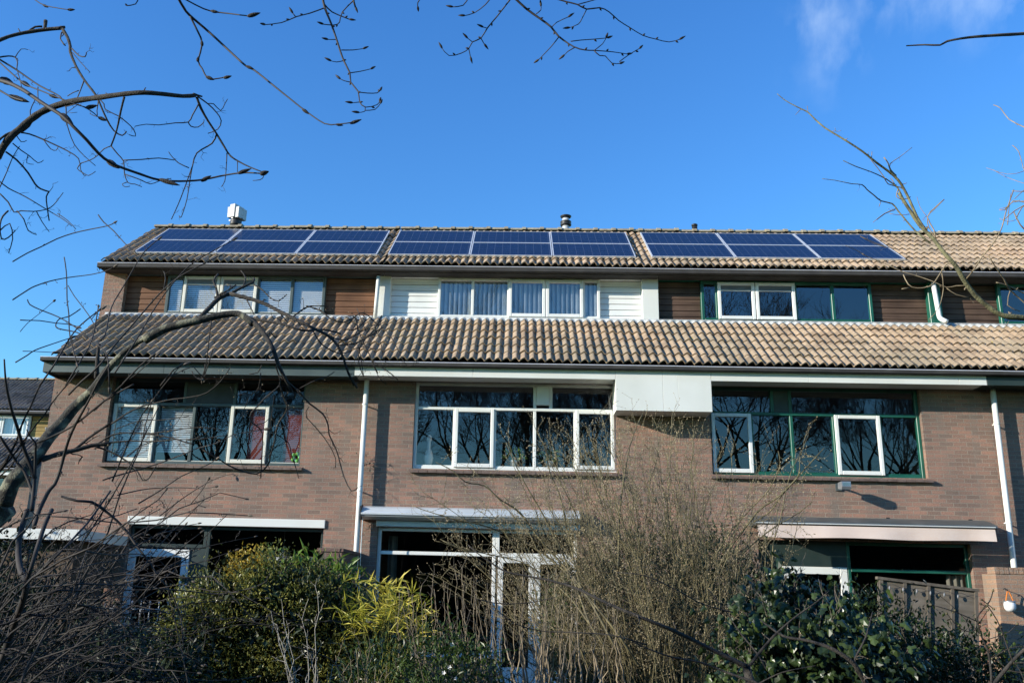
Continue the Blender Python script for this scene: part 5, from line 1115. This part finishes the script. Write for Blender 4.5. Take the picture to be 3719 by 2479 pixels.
# pale twiggy plants at the bottom edge
for nm, lab, bx, tipsr, yy, z0, mt in (('twiggy_shrub', 'small pale leafless twiggy shrub at the bottom edge before the evergreen bush', 1130, (950, 1260, 2160, 2420), -10.5, .2, 'twig_pale'), ('twiggy_shrub', 'tiny reddish leafless twigs beneath the yellow bamboo', 1290, (1180, 1400, 2270, 2440), -9.5, .2, 'twig_tan')):
    b0 = at(bx, 2650, yy); t = thing(nm, lab, 'shrub', (b0.x, yy, 0)); TL = V(t.location); st = OMB(TL)
    for k in range(9):
        c = at(rnd.uniform(tipsr[0], tipsr[1]), rnd.uniform(tipsr[2], tipsr[3]), yy + rnd.gauss(0, .1)); a = V((b0.x + rnd.gauss(0, .03), yy, 0)); P = bez(a, V((b0.x, yy, c.z * .6)), c, 14)
        P = [p + V((rnd.gauss(0, .012), 0, rnd.gauss(0, .008))) for p in P]; st.tube(P, [.0055 * (1 - .7 * i / 14) for i in range(15)], 5); twigs(st, None, P[6:], .0016, rnd, .10, .16, 1, .8, .1)
    st.build('stems', mt, t)

# ---- thorny shrub with round buds, lower right
rnd = random.Random(29)
t = thing('budding_shrub', 'dark branching shrub with round buds at the lower right corner before the tan wall', 'shrub', tuple(at(3560, 2700, -10.3).xy) + (0,))
TL = V(t.location); st, tw, bu = OMB(TL), OMB(TL), OMB(TL)
for pts, a, b in [([(1260, 740), (1230, 830), (1130, 950), (1120, 1010), (1150, 1130), (1200, 1230), (1230, 1340), (1250, 1568), (1240, 1900)], 9, 28), ([(1170, 820), (1210, 850), (1260, 890)], 8, 7), ([(1215, 870), (1300, 1000), (1350, 1120), (1390, 1230), (1440, 1370)], 9, 14), ([(1475, 1040), (1400, 1110), (1290, 1150), (1220, 1170)], 8, 7), ([(710, 860), (850, 900), (960, 940), (1120, 1010)], 8, 10), ([(850, 945), (910, 1020), (980, 1080), (1070, 1105), (1130, 1060)], 8, 9), ([(785, 780), (880, 860), (970, 950), (1090, 1060), (1140, 1120)], 5, 6), ([(1700, 1150), (1543, 1270), (1440, 1370), (1330, 1500), (1250, 1600)], 28, 34), ([(1210, 915), (1150, 1010)], 7, 6), ([(1543, 1240), (1420, 1245), (1260, 1340)], 8, 9), ([(1600, 1380), (1440, 1385)], 9, 10), ([(1450, 1380), (1500, 1440), (1543, 1540)], 9, 8), ([(1160, 855), (1190, 870)], 8, 7), ([(1543, 1470), (1400, 1450), (1300, 1350)], 9, 8)]:
    w3, r = tr(st, 'z', pts, a, b, -10.3, .15, 31, 7, knob=.1, rnd=rnd)
    for e, q in ((0, 1), (-1, -2)):
        if r[e] < .006: bu.lathe(0, 0, [(.0001, 0)], 3) if False else furbud(bu, w3[e], w3[e] - w3[q], .016, .0075)
    for i in range(3, len(w3) - 2, 4):
        if r[i] < .012: furbud(bu, w3[i], (w3[i + 1] - w3[i]).cross(CF) * rnd.choice((-1, 1)), .012, .0055)
st.build('stems', 'bark', t, True); bu.build('buds', 'twig_brown', t, True)

# ---- dark low limbs crossing the lower right (tree to the right of the view)
t = thing('leaning_tree', 'dark diagonal limbs of a leaning tree crossing the shrubs at the bottom right of centre', 'tree', (at(3300, 3000, -10.9).x, -10.9, 0))
TL = V(t.location); st, tw, bu = OMB(TL), OMB(TL), OMB(TL)
for fr, pts, a, b in [('m', [(1080, 350), (1150, 410), (1250, 480), (1350, 540), (1500, 570), (1650, 600), (1800, 640), (1900, 680), (2000, 730), (2150, 800), (2353, 880), (2500, 940), (2650, 1010), (2850, 1110), (3060, 1210)], 8, 34), ('n', [(700, 1020), (820, 870), (960, 740), (1100, 640), (1180, 570)], 20, 6), ('n', [(1500, 1226), (1400, 1126), (1330, 1010), (1200, 920), (1050, 870), (900, 840), (760, 740)], 34, 8), ('n', [(450, 560), (560, 700), (650, 830), (740, 940), (800, 1040)], 6, 10), ('n', [(1400, 1126), (1330, 1010), (1400, 850), (1440, 700)], 18, 6), ('n', [(0, 880), (200, 960), (400, 1000), (560, 1060), (760, 1130)], 8, 16),
  ('m', [(1130, 730), (1300, 765), (1500, 760), (1700, 720)], 8, 5), ('m', [(1250, 780), (1400, 900), (1600, 960), (1800, 970), (2100, 990), (2353, 1060)], 6, 10), ('n', [(-100, 460), (70, 480), (250, 560), (420, 650), (600, 700)], 5, 8), ('m', [(300, 1500), (140, 1200), (0, 1120), (-200, 1060)], 9, 5), ('n', [(760, 1126), (900, 1060), (1100, 1020)], 9, 5)]:
    tr(st, fr, pts, a, b, -10.9, .25, 37, 7, spur=.14, rnd=rnd, buds=bu, spmb=tw, sl=.05, knob=.1)
e = at(1150 + 3060 / 1.961, 1800 + 1210 / 1.961, -10.9); st.tube([(TL.x, TL.y, 0), (e.x + .1, e.y, e.z * .6), tuple(e)], [.06, .035, .02], 8)
st.build('branches', 'bark', t, True); tw.build('twigs', 'twig_grey', t, True); bu.build('buds', 'bud', t)

# ---- leafy masses
def cloud(mb, rnd, blobs, nclump, per, Ls, ws, cl=.09, kind='leaf', shell=.62, updir=.4):
    tot = sum(b[1][0] * b[1][2] for b in blobs)
    for c, rad in blobs:
        c = V(c); m_ = max(1, int(nclump * rad[0] * rad[2] / tot))
        for _ in range(m_):
            d = V((rnd.gauss(0, 1), rnd.gauss(0, 1), rnd.gauss(0, 1))).normalized(); s = shell + (1.04 - shell) * rnd.random()
            k = c + V((d.x * rad[0] * s, d.y * rad[1] * s, d.z * rad[2] * s)); cs = cl * rnd.uniform(.6, 1.5); cd_ = (d + V((rnd.gauss(0, .4), rnd.gauss(0, .4), rnd.gauss(0, .4) + updir))).normalized()
            if k.z < .02: continue
            for _ in range(int(per * rnd.uniform(.6, 1.4))):
                p = k + V((rnd.gauss(0, cs), rnd.gauss(0, cs), rnd.gauss(0, cs))); ld = (cd_ + V((rnd.gauss(0, .7), rnd.gauss(0, .7), rnd.gauss(0, .7)))).normalized()
                if kind == 'leaf': mb.leaf(p, ld, V((rnd.gauss(0, .5), rnd.gauss(0, .5), 1)), Ls * rnd.uniform(.6, 1.3), ws * rnd.uniform(.7, 1.2))
                else: ivy(mb, rnd, p, ld, Ls * rnd.uniform(.5, 1.35))
def ivy(mb, rnd, p, d, L):
    d = V((d.x * .9, -abs(d.y) * .5, -abs(d.z) * .9 - .2)).normalized(); nrm = V((rnd.gauss(-.1, .8), -.8 + rnd.gauss(0, .5), rnd.gauss(.4, .6))).normalized()
    s = d.cross(nrm).normalized(); u = nrm.cross(s).normalized() * -1
    if u.dot(d) < 0: u = -u
    cur = nrm * L * .12; n = len(mb.v)
    out = ((0, -.05), (.30, -.18), (.50, .10), (.30, .30), (.34, .62), (0, 1.0), (-.34, .62), (-.30, .30), (-.50, .10), (-.30, -.18))
    mb.v.append(tuple(p + u * L * .25 + cur))
    for x, y in out: mb.v.append(tuple(p + s * x * L + u * y * L - cur * abs(x)))
    for i in range(10): mb.f.append((n, n + 1 + i, n + 1 + (i + 1) % 10))
def bush(name, label, cat, base, blobs, nclump, per, Ls, ws, mat, seed, cl=.09, kind='leaf', stemmat='twig_grey', nst=26, extra=None, shell=.62, group=None):
    rnd = random.Random(seed); t = thing(name, label, cat, (base[0], base[1], 0), group); TL = V(t.location); lf, st = OMB(TL), OMB(TL)
    cloud(lf, rnd, blobs, nclump, per, Ls, ws, cl, kind, shell)
    for _ in range(nst):
        c, rad = rnd.choice(blobs); c = V(c); e = c + V((rnd.uniform(-.9, .9) * rad[0], rnd.uniform(-.9, .9) * rad[1], rnd.uniform(.2, 1.0) * rad[2])); a = V((c.x * .6 + base[0] * .4 + rnd.gauss(0, .08), base[1], 0))
        P = bez(a, V((c.x, c.y, e.z * .5)), e, 8); st.tube(P, [.012 * (1 - .8 * i / 8) for i in range(9)], 5)
        twigs(st, None, P[2:], .0022, rnd, .13, .25, 1, .8, .2)
    if extra: extra(t, TL, rnd)
    st.build('stems', stemmat, t); lf.build('leaves', mat, t); return t

def P_(x, y, yy): p = at(x, y, yy); return (p.x, p.y, p.z)
J = [(P_(800, 2330, -7.2), (.55, .5, .62)), (P_(1010, 2260, -7.2), (.55, .5, .62)), (P_(1180, 2320, -7.1), (.50, .5, .58)), (P_(1380, 2390, -7.2), (.42, .45, .52)), (P_(930, 2165, -7.1), (.24, .25, .2)), (P_(720, 2250, -7.3), (.28, .3, .30)), (P_(1000, 2600, -7.2), (1.1, .6, .7)), (P_(1120, 2140, -7.0), (.22, .22, .2)), (P_(750, 2600, -7.2), (.5, .5, .5))]
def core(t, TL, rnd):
    mb = OMB(TL); cloud(mb, rnd, [(c, (a * .82, b * .8, d * .82)) for c, (a, b, d) in J], 900, 12, .09, .05, .09, shell=.2); mb.build('shade_core_leaves', 'leaf_dark', t)  # darker leaf core puts the shade inside the bush into its colour
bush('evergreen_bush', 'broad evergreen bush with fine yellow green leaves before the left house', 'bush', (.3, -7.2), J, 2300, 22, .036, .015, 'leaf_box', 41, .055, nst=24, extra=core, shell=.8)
def yel(t, TL, rnd):
    mb = OMB(TL); cloud(mb, rnd, [(P_(880, 2060, -7.05), (.13, .12, .15)), (P_(935, 2035, -7.05), (.07, .08, .12))], 60, 14, .045, .02, .035); mb.build('leaves', 'leaf_yellow', t)
bush('yellow_shrub', 'small golden leaved shrub poking above the evergreen bush', 'bush', (-.05, -7.05), [(P_(890, 2100, -7.0), (.14, .12, .12))], 30, 12, .04, .018, 'leaf_yellow', 42, .04, nst=6, extra=yel)
bush('laurel_bush', 'dark green large leaved laurel tips between the evergreen bush and bamboo', 'bush', (.65, -6.4), [(P_(1180, 2150, -6.4), (.35, .3, .25)), (P_(1010, 2090, -6.4), (.15, .2, .15))], 90, 9, .13, .045, 'leaf_bright', 43, .08, nst=10)
# bamboo
rnd = random.Random(44); bp_ = at(1380, 2479, -7.6); t = thing('bamboo', 'clump of bamboo with yellow leaves in front of the large white framed window', 'bamboo', (bp_.x, -7.6, 0)); TL = V(t.location); st, lf = OMB(TL), OMB(TL)
for k in range(30):
    x = rnd.gauss(1375, 80); y = 2110 + abs(x - 1370) * .45 + rnd.uniform(0, 110); c = at(x, y, -7.6 + rnd.gauss(0, .18)); a = V((bp_.x + rnd.gauss(0, .12), -7.6 + rnd.gauss(0, .1), 0)); P = bez(a, V((a.x * .7 + c.x * .3, a.y, c.z * .8)), c, 12)
    st.tube(P, [.005 * (1 - .7 * i / 12) for i in range(13)], 5)
    for i in range(10, 13):
        for _ in range(rnd.randint(3, 6)):
            d = V((rnd.gauss(.15, .8), rnd.gauss(-.1, .6), rnd.gauss(.15, .55))).normalized(); lf.leaf(P[i], d, V((rnd.gauss(0, .4), rnd.gauss(-.3, .4), 1)), rnd.uniform(.08, .17), rnd.uniform(.013, .021))
for x, y in ((1500, 2150), (1540, 2200), (1560, 2230), (1500, 2250), (1250, 2110), (1440, 2100), (1290, 2105), (1545, 2285), (1470, 2180), (1520, 2300), (1340, 2120)):
    c = at(x, y, -7.6); P = bez(V((bp_.x, -7.6, .3)), V((bp_.x + .2, -7.6, c.z)), c, 10); st.tube(P, [.004 * (1 - .7 * i / 10) for i in range(11)], 5)
    for i in range(8, 11):
        for _ in range(3): lf.leaf(P[i], V((rnd.gauss(.6, .6), rnd.gauss(-.1, .4), rnd.gauss(.2, .5))).normalized(), V((0, rnd.gauss(-.6, .3), 1)), rnd.uniform(.09, .16), rnd.uniform(.014, .022))
st.build('stems', 'leaf_box', t); lf.build('leaves', 'leaf_bamboo', t)
# green shrub low centre with white blossom
def blos(t, TL, rnd):
    mb = OMB(TL)
    for k in range(5):
        p = V(P_(rnd.uniform(1480, 1700), rnd.uniform(2330, 2470), -8.95 + rnd.gauss(0, .06)))
        for q in range(5): a = q * 1.256; mb.leaf(p, V((math.cos(a), -.3, math.sin(a))), V((0, -1, 0)), .018, .014)
    mb.build('blossom', 'petal', t)
bush('flowering_shrub', 'low green shrub dotted with white blossom at the bottom edge right of the bamboo', 'bush', (at(1620, 2479, -8.8).x, -8.8), [(P_(1600, 2430, -8.8), (.30, .3, .28)), (P_(1700, 2500, -8.8), (.35, .3, .3)), (P_(1380, 2480, -8.6), (.35, .3, .28))], 300, 13, .05, .018, 'leaf_mid', 45, .06, extra=blos, nst=14)
bush('green_shrub', 'green leafy shrub seen through the stems of the bare budding shrub', 'bush', (at(2520, 2479, -5.1).x, -5.1), [(P_(2560, 2160, -5.1), (.42, .3, .5)), (P_(2440, 2330, -5.1), (.6, .4, .5)), (P_(2130, 2330, -5.2), (.5, .35, .45)), (P_(2050, 2200, -5.2), (.2, .2, .3))], 700, 14, .07, .028, 'leaf_mid', 46, .08, nst=22)
bush('evergreen_shrub', 'dark leaf mass added for the shade behind the stems of the bare budding shrub', 'bush', (4.6, -4.4), [(P_(2150, 2300, -4.4), (.6, .4, .8)), (P_(2350, 2200, -4.4), (.7, .4, .9)), (P_(2600, 2170, -4.4), (.6, .4, .8)), (P_(2800, 2250, -4.4), (.6, .4, .7)), (P_(2480, 2450, -4.4), (1.6, .4, .5))], 1100, 14, .08, .035, 'leaf_dark', 61, .1, nst=14)  # dark leaves stand in for the deep shade behind the stems
# ivy
IV = [(P_(2900, 2300, -9.2), (.30, .3, .26)), (P_(2800, 2400, -9.2), (.36, .35, .34)), (P_(3080, 2400, -9.2), (.42, .35, .26)), (P_(2950, 2560, -9.2), (.7, .4, .4)), (P_(2830, 2170, -9.1), (.12, .15, .16)), (P_(2960, 2190, -9.1), (.20, .15, .10)), (P_(2730, 2230, -9.1), (.08, .1, .14)), (P_(3060, 2240, -9.0), (.12, .1, .1))]
bush('ivy', 'large leaved dark green ivy mound right of the bare budding shrub', 'ivy', (P_(2900, 2479, -9.2)[0], -9.2), IV, 800, 6, .056, .05, 'leaf_ivy', 47, .085, kind='ivy', nst=60, shell=.5)
bush('ivy', 'finer leaved green ivy spreading low below the wooden fence at the lower right', 'ivy', (P_(3400, 2479, -8.6)[0], -8.6), [(P_(3280, 2400, -8.8), (.40, .35, .30)), (P_(3450, 2400, -8.7), (.36, .35, .22)), (P_(3150, 2280, -8.5), (.34, .3, .26)), (P_(3560, 2470, -8.6), (.4, .35, .28)), (P_(3350, 2560, -8.7), (.8, .4, .4))], 1100, 11, .045, .020, 'leaf_ivy', 48, .07, nst=20)
# dark evergreens lower left and backing the garden
bush('evergreen_shrub', 'dark evergreen shrub in deep shade below the garden railing at the lower left', 'bush', (P_(400, 2479, -8.5)[0], -8.5), [(P_(200, 2480, -8.4), (.7, .5, .42)), (P_(480, 2470, -8.5), (.5, .4, .34)), (P_(-60, 2380, -8.2), (.6, .5, .6)), (P_(600, 2500, -8.3), (.4, .4, .3))], 560, 14, .075, .03, 'leaf_dark', 49, .08, nst=24)
bush('evergreen_shrub', 'shaded dark hedge standing right in front of the wooden shed', 'bush', (P_(250, 2300, -4.6)[0], -4.6), [(P_(120, 2330, -4.6), (.8, .5, .75)), (P_(330, 2370, -4.8), (.6, .4, .6)), (P_(-60, 2200, -4.6), (.8, .5, .9))], 560, 14, .085, .035, 'leaf_dark', 50, .09, nst=24)
bush('clipped_hedge', 'low dark filler hedge added along the foot of the house walls behind the shrubs', 'hedge', (3.2, -3.6), [((x, -3.6, .45), (.75, .4, .62)) for x in (-1.0, .2, 1.0, 4.0, 5.0, 6.0, 7.0, 8.0)], 900, 12, .075, .03, 'leaf_dark', 51, .09, nst=30)  # filler hedge, added so the lower walls do not show bright
# dry vine on the brick pier and downpipe
rnd = random.Random(52); t = thing('climbing_vine', 'dry bare vine tangled round the brick pier and the white downpipe', 'climbing plant', (-.15, -1.4, 0)); TL = V(t.location); st = OMB(TL); lf = OMB(TL)
for k in range(34):
    a = V((rnd.uniform(-.35, .05), -1.63, rnd.uniform(.8, 2.0))); P = [a]; d = V((rnd.gauss(0, .6), -.05, 1)).normalized()
    for i in range(10): d = (d + V((rnd.gauss(0, .55), rnd.gauss(0, .1), rnd.gauss(-.05, .4)))).normalized(); P.append(P[-1] + d * .055)
    st.tube(P, [.006 * (1 - .7 * i / 10) for i in range(11)], 4)
for k in range(26):
    a = V((rnd.uniform(-.02, .25), -.06, rnd.uniform(2.4, 3.9) if k % 2 else rnd.uniform(3.55, 3.85))); P = [a]; d = V((rnd.gauss(0, .6), -.2, rnd.gauss(0, .6))).normalized()
    for i in range(7): d = (d + V((rnd.gauss(0, .5), rnd.gauss(0, .2), rnd.gauss(-.1, .4)))).normalized(); P.append(P[-1] + d * .04)
    st.tube(P, [.004 * (1 - .7 * i / 7) for i in range(8)], 4)
    if k % 3 == 0: lf.leaf(P[3], d, V((0, -1, .3)), .06, .03)
st.build('stems', 'vine', t); lf.build('leaves', 'leaf_dark', t)

# ---- trees and hedge behind the viewpoint (they show as reflections in the windows)
def bare_tree(x, y, H, seed, label, lean=0):
    rnd = random.Random(seed); t = thing('bare_tree', label, 'tree', (x, y, 0), 'tall trees behind the garden'); TL = V(t.location); tk, br = OMB(TL), OMB(TL)
    def grow(mb, p, d, L, r, lv):
        n = 5; P = [p]; R = [r]; dd = d
        for i in range(n):
            dd = (dd + V((rnd.gauss(0, .13), rnd.gauss(0, .13), rnd.gauss(0, .08) + .05))).normalized(); P.append(P[-1] + dd * L / n); R.append(r * (1 - .45 * (i + 1) / n))
        mb.tube(P, R, 7 if lv > 3 else 4, cap=False)
        if lv == 0: return
        for k in range(rnd.randint(2, 3) + (1 if lv <= 4 else 0) + (1 if lv <= 1 else 0)):
            i = rnd.randint(2, n); a = rnd.uniform(0, 6.28); u = dd.orthogonal().normalized(); v = dd.cross(u); s = rnd.uniform(.35, .8)
            grow(br, P[i], (dd + (u * math.cos(a) + v * math.sin(a)) * s).normalized(), L * rnd.uniform(.6, .85), max(R[i] * .68, .009), lv - 1)
    tk.tube([(x, y, 0), (x + lean * .2, y, H * .12), (x + lean * .5, y, H * .24)], [.26, .22, .19], 10)
    for k in range(3): a = rnd.uniform(0, 6.28); grow(tk, V((x + lean * .5, y, H * .235)), V((math.cos(a) * .35 + lean * .2, math.sin(a) * .35, 1)).normalized(), H * .28, .15, 6)
    tk.build('trunk', 'bark', t, True); br.build('crown', 'bark', t, True); return t
protos = []
spots = [(-20, -31, 'far left'), (-15.5, -34, 'second from the left'), (-12, -29, 'third from the left'), (-7.5, -33, 'fourth from the left'), (-3.5, -29, 'fifth from the left'), (.5, -34, 'sixth from the left'), (4, -30, 'middle'), (8, -33, 'eighth from the left'), (12, -29, 'ninth from the left'), (16, -33, 'tenth from the left'), (20, -29, 'eleventh from the left'), (25, -33, 'far right')]
for i, (x, y, nm) in enumerate(spots):
    lb = 'tall bare tree mirrored in the windows, %s of its row' % nm
    if i < 4: protos.append(bare_tree(x, y, (17, 19, 16, 18)[i], i + 1, lb))
    else: o = dup(protos[i % 4], lb); o.location = (x, y, 0); o.rotation_euler = (0, 0, i * 1.3)
def hcore(t, TL, rnd):
    mb = OMB(TL)
    for k in range(60): x = -26 + k; mb.box(x, x + 1.002, -24.3 + rnd.uniform(-.1, .1), -23.7 + rnd.uniform(-.1, .1), 0, 4.6 + rnd.uniform(-.2, .2))
    mb.build('sky_blocking_core', 'leaf_dark', t)  # solid blocks added inside the hedge so no sky shows through its reflection
bush('clipped_hedge', 'tall dark hedge behind the viewpoint mirrored in the ground floor windows', 'hedge', (4, -24), [((x, -24, 2.4), (2.0, .9, 2.6)) for x in range(-22, 34, 3)], 3600, 9, .16, .09, 'leaf_dark', 53, .3, nst=10, shell=.4, extra=hcore)
bush('clipped_hedge', 'tall dark unseen hedge added left of the garden to shade its lower left', 'hedge', (-7, -12), [((-8.4 + .05 * k, -1.8 - 1.1 * k, 1.6), (.8, .8, 1.9)) for k in range(10)] + [((-7.6 + 1.0 * k, -12.4 - .45 * k, 1.7), (.8, .7, 1.8)) for k in range(6)], 1500, 12, .15, .08, 'leaf_dark', 54, .18, nst=10, shell=.3)  # unseen hedge added off to the left to block the low sun

# ================================================================ light and sky
S = V((-2.2, -1.0, .74)).normalized()
sd = bpy.data.lights.new('sun', 'SUN'); sd.energy = 5.0; sd.angle = math.radians(.53); sd.color = (1, .93, .80)
so = bpy.data.objects.new('sun', sd); COL.objects.link(so); so.rotation_euler = S.to_track_quat('Z', 'Y').to_euler(); so.location = S * 40
w = bpy.data.worlds.new('World'); scn.world = w; w.use_nodes = True
N, L = w.node_tree.nodes, w.node_tree.links
bg = N['Background']
sky = N.new('ShaderNodeTexSky'); sky.sky_type = 'NISHITA'; sky.sun_disc = False
sky.sun_elevation = math.asin(S.z); sky.sun_rotation = math.atan2(S.x, S.y); sky.air_density = 1.3; sky.dust_density = .15; sky.ozone_density = 3.0; sky.altitude = 0
hs = N.new('ShaderNodeHueSaturation'); hs.inputs['Saturation'].default_value = 1.22; hs.inputs['Hue'].default_value = .515; L.new(sky.outputs[0], hs.inputs['Color'])
gn = N.new('ShaderNodeMix'); gn.data_type = 'RGBA'; gn.blend_type = 'MULTIPLY'; gn.inputs[0].default_value = 1; L.new(hs.outputs[0], gn.inputs[6]); gn.inputs[7].default_value = (.64, 1.06, 1.28, 1)
# faint wisps of high cloud
tc = N.new('ShaderNodeTexCoord')
def mathn(op, a, b=None, c=None):
    n = N.new('ShaderNodeMath'); n.operation = op; n.use_clamp = False
    for i, v in enumerate((a, b, c)):
        if v is None: continue
        if hasattr(v, 'node'): L.new(v, n.inputs[i])
        else: n.inputs[i].default_value = v
    return n.outputs[0]
no = N.new('ShaderNodeTexNoise'); no.inputs['Scale'].default_value = 11; no.inputs['Detail'].default_value = 8; no.inputs['Roughness'].default_value = .55
mp = N.new('ShaderNodeMapping'); mp.inputs['Scale'].default_value = (1.6, 1, .7); mp.inputs['Rotation'].default_value = (0, .5, 0); mp.inputs['Location'].default_value = (.4, 0, .15)
L.new(tc.outputs['Generated'], mp.inputs[0]); L.new(mp.outputs[0], no.inputs['Vector'])
n2_ = N.new('ShaderNodeTexNoise'); n2_.inputs['Scale'].default_value = 9; n2_.inputs['Detail'].default_value = 6; L.new(tc.outputs['Generated'], n2_.inputs['Vector'])
def patch(px, py, r0, r1):
    d = (at(px, py, 0) - CAM).normalized()
    dp = N.new('ShaderNodeVectorMath'); dp.operation = 'DISTANCE'; nm = N.new('ShaderNodeVectorMath'); nm.operation = 'NORMALIZE'; L.new(tc.outputs['Generated'], nm.inputs[0])
    wv_ = N.new('ShaderNodeVectorMath'); wv_.operation = 'MULTIPLY_ADD'; L.new(n2_.outputs['Color'], wv_.inputs[0]); wv_.inputs[1].default_value = (.14, .05, .14); ofs = N.new('ShaderNodeVectorMath'); ofs.operation = 'SUBTRACT'; L.new(nm.outputs[0], ofs.inputs[0]); ofs.inputs[1].default_value = (.07, .025, .07); L.new(ofs.outputs[0], wv_.inputs[2])
    L.new(wv_.outputs[0], dp.inputs[0]); dp.inputs[1].default_value = d
    mr = N.new('ShaderNodeMapRange'); mr.interpolation_type = 'SMOOTHSTEP'; L.new(dp.outputs['Value'], mr.inputs[0]); mr.inputs[1].default_value = r1; mr.inputs[2].default_value = r0; mr.inputs[3].default_value = 0; mr.inputs[4].default_value = 1
    return mr.outputs[0]
pt = mathn('MAXIMUM', mathn('MAXIMUM', patch(3040, 10, .0, .062), mathn('MULTIPLY', patch(3070, 190, .0, .055), .6)), mathn('MAXIMUM', patch(3330, -110, 0, .09), patch(3600, -110, 0, .09)))
wisp = mathn('MULTIPLY', pt, mathn('MULTIPLY', mathn('MAXIMUM', mathn('SUBTRACT', no.outputs['Fac'], .45), 0.0), 1.7))
mc = N.new('ShaderNodeMix'); mc.data_type = 'RGBA'; L.new(wisp, mc.inputs[0]); L.new(gn.outputs[2], mc.inputs[6]); mc.inputs[7].default_value = (5.0, 5.9, 6.6, 1)
L.new(mc.outputs[2], bg.inputs['Color']); bg.inputs['Strength'].default_value = .15
scn.view_settings.view_transform = 'Standard'; scn.view_settings.look = 'None'; scn.view_settings.exposure = .54; scn.view_settings.gamma = 1
scn.cycles.max_bounces = 8; scn.cycles.transparent_max_bounces = 16; scn.cycles.caustics_reflective = False; scn.cycles.caustics_refractive = False
